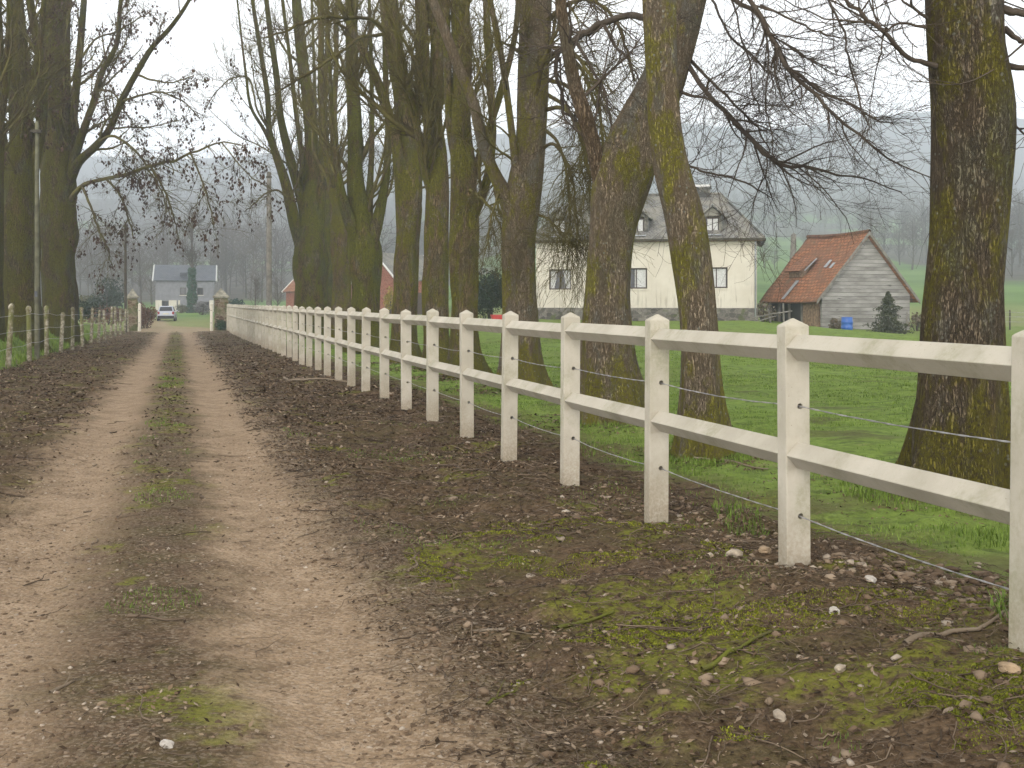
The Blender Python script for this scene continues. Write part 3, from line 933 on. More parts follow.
def gate_post(px, Y, label):
    x = (px - 512) / F * Y; g = hz(x, Y)
    o = empty('gate_post', (x, Y, g)); tag(o, label, 'gate post')
    b = MB(); b.box((0, 0, 0.72), (0.17, 0.15, 1.9)); b.build('shaft', M['plaster'], o, bevel=0.02)
    c = MB(); e = 0.10
    c.add([(-e, -e, 1.672), (e, -e, 1.672), (e, e, 1.672), (-e, e, 1.672), (0, 0, 1.79)], [(3, 2, 1, 0), (0, 1, 4), (1, 2, 4), (2, 3, 4), (3, 0, 4)])
    c.build('cap', M['plaster'], o)
    h = MB()
    for z in (0.5, 1.3): h.box((0.0, -0.083, z), (0.08, 0.015, 0.035))
    h.build('hinge', M['poledark'], o)


gate_post(139.6, 72.4, 'white wooden gate post beside the mossy left gate pillar')
gate_post(211.5, 72.0, 'white wooden gate post beside the brown right gate pillar')


# ================================================================= POLES
def pole(px, ytop, Y, w, label, mat, cross=None):
    x = (px - 512) / F * Y; g = hz(x, Y); top = CZ - (ytop - 302) / F * Y
    o = empty('utility_pole', (x, Y, g)); tag(o, label, 'pole')
    h = top - g; r = w * Y / F / 2
    b = MB(); b.lathe([(r * 1.12, -0.5), (r * 1.12, 0.0), (r * 1.06, h * 0.3), (r, h * 0.6), (r * 0.85, h - 0.06), (r * 0.6, h)], (0, 0, 0), 12)
    b.build('shaft', mat, o, smooth=True)
    c = MB(); c.lathe([(r * 1.08, h - 0.35), (r * 1.10, h - 0.33), (r * 1.10, h - 0.27), (r * 1.08, h - 0.25)], (0, 0, 0), 12)
    if cross:
        c.box((0, -r * 1.1, h - 0.3), (cross, 0.06, 0.08))
    c.build('bracket', M['poledark'], o)
    if cross == 0.3:
        d = MB(); d.box((0, -r * 1.15, (CZ - (294 - 302) / F * Y) - g), (0.08, 0.02, 0.16)); d.build('marker_plate', M['slate_blue'], o)


pole(37, 121, 32, 4.4, 'thin mossy pole standing close behind the left wire fence', M['polegreen'], 0.3)
pole(125.5, 222, 68, 2.6, 'short dark timber pole behind the left gate pillar', M['poledark'])
pole(269, 172, 66, 5.4, 'tall pale grey pole behind the far end of the white fence', M['polewood'])


# ================================================================= TREES OF THE LANE
def lane_tree(name, label, cat, base_px, Y, trunk_traces, limb_traces, bark, twig, seed, branches=60, twigs=500, tips=2500,
              blen=(0.8, 2.4), trop=0.12, droop=0, keys=0, keysize=0.09, k0=22, flare=1.0, group=None, bare=(), moss2=None, rmin=0.0035, s0=0.25, lmul=9, lsc=1.0, l1r=(0.30, 0.05), l1a=(25, 65), amp=0.10, tl=(0.35, 1.0), ttl=(0.12, 0.45), keyspread=0.09):
    r = np.random.default_rng(seed)
    x = (base_px - 512) / F * Y; g = hz(x, Y)
    base = np.array([x, Y, g])
    root = empty(name, base); tag(root, label, cat, group)
    tr = []; skel = []
    for i, t in enumerate(trunk_traces):
        n = 60 if i == 0 else 40
        P, Rd = limb_of(t, n)
        k = k0 if i == 0 else max(10, k0 // 2)
        tr.append((i, rough_tube(P - base, Rd, k, amp if i == 0 else 0.09, flare if t[0][1] > 290 else 0.0, seed * 3.1 + i * 5)))
        skel.append((P, Rd))
    normal = [m for i, m in tr if i not in bare]
    V, Q, T = merge(normal)
    np_mesh('trunk', V, Q, T, bark, root, smooth=True)
    for i, m in tr:
        if i in bare: np_mesh('limb', *m, M['bark_bare'], root, smooth=True)
    parts = []
    lim = []
    for t in limb_traces:
        P, Rd = limb_of(t, 26)
        # knobbly natural line
        P = P + np.stack([vnoise(np.arange(26) * 0.7 + seed + len(lim) * 7, np.full(26, j * 5.0)) for j in range(3)], 1) * np.linspace(0, 1, 26)[:, None] * Rd.mean() * 3.0
        lim.append((P, np.maximum(Rd * lsc, rmin)))
    if lim:
        LP = np.stack([p for p, _ in lim]); LR = np.stack([q for _, q in lim])
        parts.append(tubes(LP - base, LR, 8))
    # level 1 shoots from trunk tops and limbs
    SP = np.stack([catmull(np.c_[p[int(len(p) * s0) if i == 0 else 0:], q[int(len(p) * s0) if i == 0 else 0:]], 26) for i, (p, q) in enumerate(skel)])
    P1, R1 = spawn(SP[:, :, :3], SP[:, :, 3], branches, blen, l1a, (0.1, 1.0), trop, 0.13, 10, l1r[0], l1r[1], rmin * 2, r)
    parts.append(tubes(P1 - base, R1, 6))
    src_P, src_R = [P1], [R1]
    if lim:
        n1 = max(10, int(len(lim) * lmul))
        P1b, R1b = spawn(LP, LR, n1, (0.35 * blen[0], 0.55 * blen[1]), (25, 65), (0.25, 1.0), trop - droop, 0.16, 10, 0.5, 0.03, rmin * 1.6, r)
        parts.append(tubes(P1b - base, R1b, 5))
        src_P.append(P1b); src_R.append(R1b)
        # limbs themselves carry twigs too
        LPr = LP[:, np.linspace(6, 25, 10).astype(int)]; LRr = LR[:, np.linspace(6, 25, 10).astype(int)]
        src_P.append(LPr); src_R.append(LRr)
    A = np.concatenate(src_P); B = np.concatenate(src_R)
    P2, R2 = spawn(A, B, twigs, tl, (20, 60), (0.2, 1.0), trop - droop, 0.15, 8, 0.55, 0.014, rmin, r)
    parts.append(tubes(P2 - base, R2, 4))
    C = np.concatenate([P2, P1[:, np.linspace(3, 9, 8).astype(int)]]); D = np.concatenate([R2, R1[:, np.linspace(3, 9, 8).astype(int)]])
    P3, R3 = spawn(C, D, tips, ttl, (20, 55), (0.25, 1.0), trop + 0.12 - droop * 1.5, 0.16, 6, 0.6, 0.007, rmin * 0.75, r)
    parts.append(tubes(P3 - base, R3, 3))
    V, Q, T = merge(parts)
    np_mesh('crown', V, Q, T, twig, root, smooth=True)
    if keys:
        src = P2 if len(P2) else P1
        V, Q = bunches(src - base, keys, r, keysize, 7, keyspread)
        np_mesh('foliage', V, Q, None, M['keys'], root)
    return root, P2


G_R = 'trees in the row behind the white fence'
# the furrowed big trunk at the right edge
lane_tree('roadside_tree', 'very thick furrowed brown trunk nearest the camera at the right edge', 'tree', 955, 8.6,
    [[(953, 502, 8.6, 106), (955, 478, 8.6, 95), (957, 445, 8.6, 88), (960, 400, 8.6, 80), (961, 350, 8.6, 75), (962, 300, 8.6, 73), (966, 240, 8.6, 72), (969, 190, 8.6, 73), (973, 100, 8.6, 80), (968, 50, 8.6, 77), (966, 0, 8.6, 77), (964, -90, 8.6, 74), (968, -230, 8.7, 58), (960, -420, 8.7, 40), (965, -640, 8.8, 22)],
     [(966, -110, 8.6, 40), (1010, -240, 8.5, 32), (1080, -420, 8.4, 22), (1130, -620, 8.3, 12)],
     [(964, -150, 8.6, 36), (905, -300, 8.8, 26), (860, -480, 9.0, 16)]],
    [[(936, 66, 8.5, 9), (922, 62, 8.45, 7), (905, 56, 8.4, 6.2), (886, 33, 8.35, 6), (865, 17, 8.3, 5.6), (846, -2, 8.3, 5), (822, -40, 8.2, 4)],
     [(932, 28, 8.6, 6), (918, 26, 8.6, 4), (904, 23, 8.55, 3.4), (893, 26, 8.5, 3), (886, 32, 8.4, 2.4), (878, 60, 8.3, 1.6)],
     [(1000, 8, 8.5, 13), (1014, 12, 8.5, 11), (1030, 13, 8.5, 9), (1075, 0, 8.4, 6)],
     [(1004, 28, 8.5, 9), (1016, 38, 8.5, 7), (1032, 46, 8.4, 5.5), (1070, 60, 8.3, 3)],
     [(1008, 66, 8.5, 10), (1020, 68, 8.5, 8), (1045, 66, 8.4, 5.5), (1090, 80, 8.3, 3)],
     [(1008, 118, 8.6, 4), (1018, 128, 8.5, 3), (1030, 140, 8.4, 2.4), (1050, 150, 8.4, 1.6)],
     [(930, 20, 8.6, 5), (905, 2, 8.5, 3), (880, -20, 8.4, 2.4)]],
    M['bark_big'], M['twig'], 11, 34, 300, 1300, (0.8, 2.6), 0.10, lsc=0.75, k0=120, flare=0.85, s0=0.78, group=None)

# leaning pale trunk
lane_tree('roadside_tree', 'slender leaning pale mossy trunk standing in front of the cream house', 'tree', 704, 11.0,
    [[(705, 462, 11, 56), (704, 445, 11, 50), (703, 420, 11, 46), (702, 380, 11, 40), (700, 330, 11, 37), (696, 290, 11, 37), (690, 250, 11, 38), (684, 215, 11, 38), (676, 185, 11, 36), (669, 150, 11, 34), (663, 80, 11, 31), (659, 0, 11, 33), (655, -60, 11, 30), (640, -220, 11, 24), (650, -420, 11.2, 14), (640, -600, 11.2, 7)],
     [(656, -60, 11, 20), (690, -200, 10.8, 14), (730, -400, 10.6, 8)]],
    [],
    M['bark_pale'], M['twig'], 23, 22, 200, 900, (0.7, 2.2), 0.10, k0=48, flare=0.9, s0=0.72, group=None)

# forked tree with the boughs that sweep to the right
_r, _p = lane_tree('roadside_tree', 'stout forked mossy trunk with a bare pale limb and boughs sweeping right', 'tree', 612, 14.0,
    [[(612, 428, 14, 74), (610, 405, 14, 66), (607, 370, 14, 56), (606, 325, 14, 51), (608, 280, 14, 47), (612, 230, 14, 46), (617, 195, 14, 54), (629, 155, 14, 56), (646, 118, 14, 50), (662, 82, 14, 42), (676, 40, 14, 39), (687, 0, 14, 36), (703, -70, 14, 31), (722, -200, 14, 24), (738, -380, 14, 15), (745, -560, 14, 8)],
     [(612, 205, 14, 30), (602, 180, 13.9, 19), (592, 140, 13.8, 15), (584, 112, 13.7, 15.5), (577, 92, 13.7, 13.5), (570, 62, 13.6, 12.5), (566, 38, 13.6, 12), (561, 5, 13.6, 11), (558, -40, 13.6, 10), (548, -160, 13.6, 7), (552, -320, 13.6, 4)],
     [(690, -20, 14, 22), (650, -160, 14.2, 16), (620, -330, 14.4, 10)]],
    [[(684, 60, 14, 9), (690, 68, 13.9, 7), (700, 84, 13.8, 6.5), (714, 101, 13.6, 6), (730, 117, 13.4, 5.8), (747, 134, 13.2, 6), (765, 152, 13, 6), (777, 163, 12.9, 5.2), (800, 166, 12.7, 4), (830, 172, 12.5, 3), (860, 178, 12.3, 2.2), (900, 192, 12.2, 1.4)],
     [(697, -50, 14, 12), (715, -20, 13.7, 8), (735, 0, 13.5, 6), (755, 12, 13.2, 5.6), (766, 26, 13, 5.6), (775, 45, 12.8, 5.4), (785, 65, 12.6, 5.2), (797, 80, 12.5, 5), (815, 94, 12.3, 4.6), (830, 108, 12.1, 4.2), (846, 126, 12, 3.6), (862, 139, 11.9, 3.2), (880, 155, 11.8, 2.6), (905, 167, 11.7, 2), (940, 178, 11.6, 1.2)],
     [(705, -80, 14, 12), (730, -40, 13.5, 8), (748, -2, 13.2, 6), (768, 28, 13, 5), (780, 50, 12.9, 4.6), (790, 68, 12.8, 4.6), (808, 82, 12.7, 4), (826, 96, 12.6, 3.6), (850, 107, 12.4, 2.8), (868, 118, 12.3, 2.2), (896, 124, 12.2, 1.4)],
     [(686, 56, 14, 6), (700, 70, 13.9, 4), (714, 84, 13.8, 3.6), (736, 106, 13.6, 3), (756, 126, 13.5, 2.4), (772, 150, 13.4, 1.6)],
     [(760, 18, 13.1, 3), (768, 45, 13, 2.4), (768, 72, 12.9, 2.2), (766, 105, 12.9, 2), (771, 132, 12.8, 1.8), (774, 165, 12.8, 1.2)],
     [(790, -70, 13, 5), (815, -25, 12.8, 3.4), (832, 8, 12.6, 3), (846, 36, 12.5, 2.8), (848, 60, 12.4, 2.6), (855, 85, 12.4, 2.4), (861, 110, 12.3, 2.2), (868, 128, 12.3, 1.5)],
     [(700, -30, 14, 5), (713, 0, 13.8, 3.4), (723, 24, 13.6, 3), (736, 44, 13.5, 2.8), (755, 57, 13.4, 2.6), (765, 71, 13.3, 2.4), (786, 85, 13.2, 1.5)],
     [(728, -10, 13.6, 3), (737, 16, 13.4, 2.4), (742, 42, 13.3, 2.2), (750, 62, 13.2, 2), (752, 92, 13.1, 1.8), (762, 116, 13.1, 1.3)],
     [(760, 5, 13.2, 3.5), (780, 14, 13.2, 3), (800, 24, 13.1, 2.6), (822, 33, 13, 2.2), (850, 40, 12.9, 1.4)],
     [(783, 42, 12.9, 3), (803, 56, 12.8, 2.4), (820, 64, 12.8, 2), (838, 70, 12.7, 1.4)],
     [(652, 18, 14.2, 10), (640, 17, 14.6, 9), (625, 16, 15, 8.5), (607, 22, 15.3, 9), (592, 30, 15.6, 9.5), (576, 38, 16, 8.5), (562, 50, 16.3, 7), (556, 70, 16.5, 5), (559, 95, 16.6, 4.6), (563, 114, 16.6, 4.4), (575, 122, 16.5, 3.2)],
     [(604, 25, 15.3, 5), (615, 45, 15.3, 4), (628, 60, 15.2, 3), (640, 85, 15.1, 2)],
     [(576, 42, 16, 5), (590, 65, 15.9, 4), (605, 95, 15.8, 3.2), (612, 130, 15.7, 2.4), (618, 150, 15.7, 1.5)],
     [(664, 84, 14.0, 5), (690, 95, 13.8, 4), (705, 98, 13.6, 3), (722, 110, 13.4, 2.4), (745, 140, 13.3, 1.4)],
     [(640, 135, 13.9, 6), (668, 160, 13.6, 4), (694, 168, 13.2, 3), (715, 175, 13, 2.6), (735, 178, 12.9, 2.4), (755, 186, 12.8, 2), (770, 196, 12.8, 1.2)]],
    M['bark_pale'], M['twig'], 37, 36, 1000, 5600, (0.7, 2.4), 0.06, lsc=0.8, lmul=11, rmin=0.0028, droop=0.06, k0=52, flare=1.0, bare=(1,), tl=(0.4, 1.5), ttl=(0.18, 0.75), s0=0.6)

# weeping shoots thicket between the fork and the next trunk belongs to the tree with two stems
lane_tree('roadside_tree', 'straight mossy trunk with weeping twigs just left of the stout forked tree', 'tree', 520, 19.5,
    [[(521, 392, 19.5, 46), (520, 370, 19.5, 40), (519, 320, 19.5, 36), (519, 270, 19.5, 34), (520, 225, 19.5, 36), (524, 190, 19.5, 36), (530, 150, 19.5, 32), (533, 100, 19.5, 32), (535, 40, 19.5, 33), (536, 0, 19.5, 33), (538, -90, 19.5, 28), (530, -220, 19.5, 22), (535, -400, 19.7, 12)],
     [(514, 215, 19.5, 22), (505, 195, 19.4, 16), (495, 175, 19.3, 13), (484, 148, 19.2, 12), (474, 105, 19, 11), (458, 66, 18.9, 10.5), (443, 26, 18.8, 10), (430, -6, 18.7, 9), (405, -70, 18.6, 7), (385, -180, 18.6, 4)],
     [(520, 200, 19.6, 14), (515, 160, 19.3, 9), (509, 110, 19.2, 7), (502, 60, 19.1, 6.4), (495, 25, 19, 6), (488, -10, 19, 5.5), (480, -80, 19, 4)]],
    [[(548, 60, 19.6, 6), (562, 50, 18.8, 5), (580, 60, 18.2, 4), (596, 90, 17.8, 3), (606, 140, 17.6, 2)],
     [(545, 110, 19.5, 5), (562, 108, 19, 4), (578, 125, 18.6, 3.2), (588, 165, 18.4, 2.2), (592, 215, 18.4, 1.4)],
     [(540, 150, 19.5, 4), (555, 145, 19, 3.4), (568, 165, 18.8, 2.8), (576, 205, 18.7, 2), (580, 245, 18.7, 1.2)],
     [(540, 30, 19.5, 6), (560, 10, 19.0, 5), (590, 0, 18.4, 4), (620, 25, 18, 3), (632, 80, 17.8, 2)],
     [(538, 215, 19.4, 3), (550, 220, 19, 2.6), (562, 235, 18.7, 2), (578, 250, 18.6, 1.4)],
     [(548, 80, 19.5, 5), (565, 85, 19.3, 4), (590, 120, 19.2, 3), (600, 180, 19.1, 2)],
     [(545, 130, 19.5, 4), (556, 140, 19.2, 3.2), (566, 170, 19, 2.6), (570, 215, 18.9, 1.6), (572, 245, 18.9, 1)],
     [(548, 95, 19.5, 4.4), (566, 108, 19, 3.6), (584, 150, 18.8, 2.6), (590, 195, 18.7, 1.8), (592, 235, 18.7, 1)],
     [(548, 45, 19.5, 5), (575, 60, 18.6, 4), (598, 110, 18.2, 3), (606, 170, 18, 2)],
     [(500, 190, 19.4, 3), (495, 205, 19.1, 2.4), (490, 225, 19, 1.8), (488, 250, 19, 1)]],
    M['bark_pale'], M['twig_green'], 41, 36, 1300, 5200, (0.9, 2.6), 0.04, droop=0.16, lmul=15, k0=40, flare=1.0, tl=(0.5, 1.5), ttl=(0.25, 0.8))

lane_tree('roadside_tree', 'mossy brown trunk with an arching side bough, second trunk left of the forked tree', 'tree', 466, 23,
    [[(467, 376, 23, 38), (466, 350, 23, 32), (465, 300, 23, 28), (465, 240, 23, 29), (464, 190, 23, 25), (461, 130, 23, 20), (463, 60, 23, 19), (460, 0, 23, 18), (460, -90, 23, 15), (465, -260, 23, 12)],
     [(468, 225, 23, 14), (478, 205, 22.8, 11), (487, 180, 22.6, 9), (492, 140, 22.5, 8), (490, 80, 22.5, 7.5), (486, 0, 22.5, 6.5), (484, -90, 22.5, 4)],
     [(468, 195, 23, 11), (482, 150, 23, 8), (500, 95, 22.9, 7), (514, 40, 22.8, 6), (520, -40, 22.8, 4)],
     [(462, 180, 23, 12), (452, 140, 23, 9), (448, 70, 23, 8), (446, -10, 23, 7), (440, -120, 23, 4)]],
    [[(478, 150, 22.7, 5), (490, 168, 22.3, 3.6), (498, 205, 22.2, 2.4), (510, 235, 22.2, 1.4)],
     [(470, 190, 22.8, 4), (488, 205, 22.4, 3), (500, 225, 22.3, 2), (505, 255, 22.3, 1.2)]],
    M['bark_mid'], M['twig_green'], 43, 54, 1400, 7000, (1.0, 3.4), 0.10, l1r=(0.42, 0.07), l1a=(18, 55), amp=0.21, droop=0.06, k0=32, flare=0.6)

lane_tree('roadside_tree', 'narrow brown mossy trunk tucked behind the white fence left of the side bough tree', 'tree', 437, 26,
    [[(438, 368, 26, 32), (437, 340, 26, 27), (436, 290, 26, 25), (437, 230, 26, 25), (438, 170, 26, 21), (434, 110, 26, 15), (437, 50, 26, 14), (434, 0, 26, 13), (436, -120, 26, 13), (430, -260, 26, 8)],
     [(438, 215, 26, 10), (424, 168, 25.8, 8), (414, 110, 25.6, 7), (400, 55, 25.5, 6), (392, -20, 25.4, 4)],
     [(438, 190, 26, 12), (430, 150, 25.8, 10), (427, 90, 25.8, 9), (424, 20, 25.8, 8), (420, -60, 25.8, 6)]],
    [],
    M['bark_mid'], M['twig_green'], 47, 40, 1200, 5200, (1.2, 3.8), 0.14, l1r=(0.42, 0.08), l1a=(18, 55), amp=0.21, k0=28, flare=0.6)

lane_tree('roadside_tree', 'mossy trunk with a brown bare limb reaching left over the fence', 'tree', 405, 29,
    [[(406, 362, 29, 31), (405, 340, 29, 27), (405, 290, 29, 24), (406, 240, 29, 25), (409, 200, 29, 27), (409, 160, 29, 23), (405, 110, 29, 19), (396, 60, 29, 18), (389, 0, 29, 17), (380, -90, 29, 13), (376, -240, 29, 11)],
     [(404, 205, 29, 16), (399, 165, 28.8, 12), (394, 130, 28.7, 10), (386, 105, 28.6, 9.5), (378, 82, 28.5, 9), (367, 58, 28.4, 8.4), (355, 36, 28.4, 7), (338, 0, 28.3, 5.5), (320, -60, 28.3, 3.5)],
     [(408, 215, 29, 10), (424, 160, 29, 8), (440, 105, 29, 7), (452, 50, 29, 6), (458, -40, 29, 4)],
     [(408, 190, 29, 12), (415, 130, 29, 10), (420, 60, 29, 9), (418, -20, 29, 8), (416, -120, 29, 5)]],
    [[(386, 32, 28.6, 4.5), (376, 22, 27.8, 3.8), (360, 18, 27, 3.6), (338, 17, 26.4, 3.6), (315, 20, 26, 3.4), (296, 28, 25.6, 3), (282, 34, 25.4, 2.2), (262, 38, 25.2, 1.4)],
     [(384, 34, 28.6, 4), (372, 36, 27.8, 3.2), (360, 38, 27, 3.2), (345, 50, 26.5, 3.2), (325, 63, 26, 3), (305, 75, 25.6, 2.8), (285, 87, 25.3, 2), (270, 95, 25, 1.2)]],
    M['bark_mid'], M['twig_green'], 53, 46, 1200, 5200, (1.2, 4.0), 0.14, l1r=(0.42, 0.09), l1a=(18, 55), amp=0.21, k0=28, flare=0.6)

lane_tree('roadside_tree', 'broad dark green ivy mossed trunk splitting low into a fan of stems', 'tree', 366, 36,
    [[(366, 352, 36, 40), (366, 330, 36, 34), (366, 290, 36, 30), (365, 250, 36, 34), (360, 215, 36, 23), (356, 180, 36, 16), (354, 120, 36, 14), (352, 60, 36, 13), (351, 0, 36, 12), (348, -120, 36, 9)],
     [(364, 250, 36, 20), (352, 225, 35.8, 14), (343, 200, 35.6, 10), (338, 170, 35.5, 7), (333, 130, 35.4, 5), (330, 70, 35.4, 4), (326, -40, 35.4, 3)],
     [(368, 250, 36, 20), (377, 222, 36, 13), (384, 190, 36, 9), (388, 150, 36, 7), (386, 90, 36, 6), (384, 10, 36, 5), (380, -80, 36, 6)],
     [(366, 245, 36, 14), (369, 200, 36, 8), (372, 140, 36, 5), (371, 60, 36, 4), (368, -30, 36, 3)]],
    [],
    M['bark_green'], M['twig_green'], 59, 54, 1200, 5600, (1.4, 4.6), 0.16, l1r=(0.42, 0.10), l1a=(15, 55), amp=0.21, k0=26, flare=0.8, rmin=0.004)

lane_tree('roadside_tree', 'plain brown trunk close beside the dark green fan stemmed trunk', 'tree', 341, 41,
    [[(341, 344, 41, 23), (341, 320, 41, 20), (341, 280, 41, 18), (339, 235, 41, 18), (336, 190, 41, 12), (334, 130, 41, 7), (336, 60, 41, 5), (337, 0, 41, 4), (336, -100, 41, 3)],
     [(340, 240, 41, 9), (334, 205, 41, 7), (326, 160, 41, 5), (322, 100, 41, 5), (320, 30, 41, 4), (318, -60, 41, 3)]],
    [],
    M['bark_mid'], M['twig_green'], 61, 44, 800, 3000, (1.4, 4.4), 0.16, l1r=(0.45, 0.10), l1a=(15, 55), amp=0.21, k0=22, flare=0.6, rmin=0.006)

lane_tree('roadside_tree', 'farthest multi stemmed green trunk of the right row with slim stems leaning left', 'tree', 312, 47,
    [[(312, 338, 47, 40), (312, 320, 47, 36), (312, 285, 47, 34), (312, 245, 47, 34), (311, 205, 47, 20), (312, 160, 47, 15), (309, 110, 47, 13), (302, 60, 47, 11), (296, 0, 47, 9), (292, -90, 47, 6)],
     [(308, 262, 47, 16), (298, 235, 46.8, 13), (291, 205, 46.6, 12), (284, 178, 46.5, 10), (276, 155, 46.4, 8), (270, 135, 46.3, 6.4), (268, 100, 46.2, 5.5), (262, 60, 46.2, 5), (254, 10, 46.2, 4), (246, -50, 46, 3)],
     [(310, 250, 47, 14), (303, 205, 47, 11), (296, 180, 47, 10), (288, 150, 47, 9), (281, 120, 47, 7.5), (277, 80, 47, 6.5), (270, 30, 47, 5.5), (262, -40, 47, 4)],
     [(316, 250, 47, 15), (320, 200, 47, 11), (323, 150, 47, 9), (321, 80, 47, 7), (322, 0, 47, 5.5), (323, -80, 47, 4)],
     [(274, 150, 46.4, 5), (264, 130, 46, 3.6), (252, 110, 45.8, 3), (246, 75, 45.7, 2.6), (240, 25, 45.6, 2), (234, -30, 45.5, 1.6)],
     [(310, 210, 47, 7), (297, 120, 47, 5), (290, 60, 47, 4), (280, -20, 47, 3)]],
    [[(268, 128, 46, 2.6), (258, 112, 45.4, 2), (246, 76, 45, 1.6), (232, 78, 44.6, 1.4), (216, 92, 44, 1.1), (205, 110, 43.8, 0.8)],
     [(290, 200, 46.5, 2.4), (276, 190, 46, 2), (262, 196, 45.6, 1.6), (246, 212, 45.3, 1)]],
    M['bark_green'], M['twig_green'], 67, 84, 1700, 7000, (1.6, 5.0), 0.14, l1r=(0.32, 0.08), l1a=(15, 55), amp=0.21, k0=26, flare=0.8, keys=50, keysize=0.14, keyspread=0.14, rmin=0.0052)
lane_tree('roadside_tree', 'slim far trunk half hidden behind the multi stemmed green trunk of the right row', 'tree', 326, 56,
    [[(327, 334, 56, 22), (326, 300, 56, 18), (328, 240, 56, 17), (328, 180, 56, 9), (325, 110, 56, 5), (327, 40, 56, 4), (326, -60, 56, 3)],
     [(327, 230, 56, 8), (320, 190, 56, 5), (316, 130, 56, 4), (314, 60, 56, 3), (310, -40, 56, 2.4)]],
    [],
    M['bark_green'], M['twig_green'], 71, 60, 700, 2200, (1.4, 4), 0.22, k0=18, flare=0.6, rmin=0.008)

# left row
lane_tree('roadside_tree', 'dark many stemmed left tree with long boughs of red seed bunches over the track', 'tree', 60, 46,
    [[(60, 345, 46, 42), (60, 320, 46, 36), (59, 290, 46, 32), (59, 250, 46, 33), (58, 205, 46, 33), (58, 170, 46, 27), (58, 130, 46, 24), (56, 70, 46, 22), (54, 0, 46, 19), (50, -90, 46, 12)],
     [(66, 205, 46, 14), (72, 170, 46, 10), (73, 130, 46, 8), (76, 90, 46, 7.5), (80, 50, 46, 7), (84, 0, 46, 6), (88, -60, 46, 4)],
     [(67, 190, 46, 12), (75, 158, 45.8, 8.5), (83, 132, 45.6, 7.5), (93, 104, 45.5, 6.5), (103, 70, 45.3, 5.8), (116, 46, 45.2, 5), (120, 10, 45, 4.4), (124, -40, 45, 3.4)],
     [(68, 185, 46, 12), (78, 163, 45.6, 9), (95, 147, 45.2, 7.4), (109, 130, 44.8, 7), (122, 100, 44.4, 6.6), (136, 74, 44, 6), (152, 48, 43.7, 5.2), (170, 28, 43.4, 4.6), (188, 2, 43, 3.6), (205, -40, 43, 2.6)],
     [(52, 200, 46, 14), (44, 150, 46, 11), (40, 90, 46, 9), (46, 30, 46, 8), (52, -50, 46, 5)],
     [(60, 150, 46, 12), (66, 100, 46, 9), (66, 40, 46, 8), (70, -40, 46, 6)]],
    [[(70, 200, 45.8, 6), (82, 186, 45, 4.6), (98, 180, 44, 4), (115, 177, 43, 3.6), (132, 172, 42, 3.4), (150, 166, 41, 3), (172, 161, 40, 2.6), (195, 150, 39, 2.2), (222, 143, 38, 1.6), (245, 148, 37.5, 1)],
     [(94, 146, 45.2, 3.4), (110, 136, 44.6, 2.8), (130, 146, 44, 2.6), (145, 164, 43.5, 2), (160, 190, 43.2, 1.4), (170, 215, 43, 0.9)],
     [(82, 186, 45, 3), (90, 205, 44, 2.4), (98, 228, 43.5, 2), (108, 250, 43, 1.4), (112, 268, 43, 0.9)],
     [(105, 178, 43.5, 2.6), (118, 192, 43, 2.2), (128, 215, 42.6, 1.8), (134, 238, 42.4, 1.2)],
     [(150, 166, 41, 2.4), (162, 185, 40.6, 2), (172, 210, 40.4, 1.6), (178, 238, 40.2, 1)],
     [(190, 152, 39.2, 2), (200, 175, 38.8, 1.7), (208, 200, 38.6, 1.3), (214, 230, 38.5, 0.9)],
     [(120, 102, 44.4, 3), (138, 96, 44, 2.4), (158, 92, 43.6, 2), (180, 100, 43.2, 1.5), (200, 118, 43, 1)],
     [(136, 74, 44, 2.6), (152, 80, 43.7, 2), (172, 82, 43.4, 1.6), (192, 76, 43.2, 1)],
     [(98, 90, 45.4, 2.6), (112, 92, 45, 2), (124, 110, 44.8, 1.6), (136, 128, 44.6, 1)],
     [(80, 60, 46, 2.6), (95, 40, 45.5, 2), (120, 30, 45, 1.6), (150, 10, 44.6, 1)],
     [(222, 143, 38, 1.6), (240, 165, 37.6, 1.3), (252, 178, 37.4, 1.1), (268, 186, 37.2, 0.8)]],
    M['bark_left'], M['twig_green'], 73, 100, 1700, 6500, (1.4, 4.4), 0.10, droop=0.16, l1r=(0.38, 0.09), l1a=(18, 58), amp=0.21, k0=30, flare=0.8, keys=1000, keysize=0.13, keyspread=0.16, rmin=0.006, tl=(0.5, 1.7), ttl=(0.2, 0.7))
lane_tree('roadside_tree', 'thick dark olive trunk at the left edge behind the old wire fence', 'tree', 20, 37,
    [[(20, 352, 37, 46), (20, 325, 37, 40), (20, 285, 37, 36), (20, 240, 37, 36), (20, 200, 37, 34), (22, 150, 37, 26), (20, 100, 37, 21), (18, 40, 37, 18), (14, -20, 37, 15), (12, -120, 37, 9)],
     [(26, 205, 37, 16), (34, 165, 37, 12), (42, 120, 37, 10), (40, 60, 37, 9), (30, 0, 37, 8), (26, -80, 37, 5)],
     [(12, 210, 37, 16), (4, 160, 37, 13), (-4, 100, 37, 11), (-6, 30, 37, 9), (-10, -60, 37, 6)],
     [(20, 140, 37, 10), (30, 95, 36.8, 7), (38, 55, 36.6, 6), (44, 0, 36.5, 5), (50, -60, 36.5, 3)]],
    [[(28, 130, 36.8, 3.4), (40, 100, 36, 2.6), (55, 75, 35.4, 2), (72, 60, 35, 1.3)],
     [(6, 112, 36.6, 3.2), (20, 90, 36, 2.6), (36, 80, 35.5, 2.2), (60, 60, 35.2, 1.3)]],
    M['bark_left'], M['twig_green'], 79, 80, 1100, 3600, (1.2, 3.4), 0.14, droop=0.06, k0=28, flare=0.8, keys=120, keysize=0.11, keyspread=0.12, rmin=0.006)
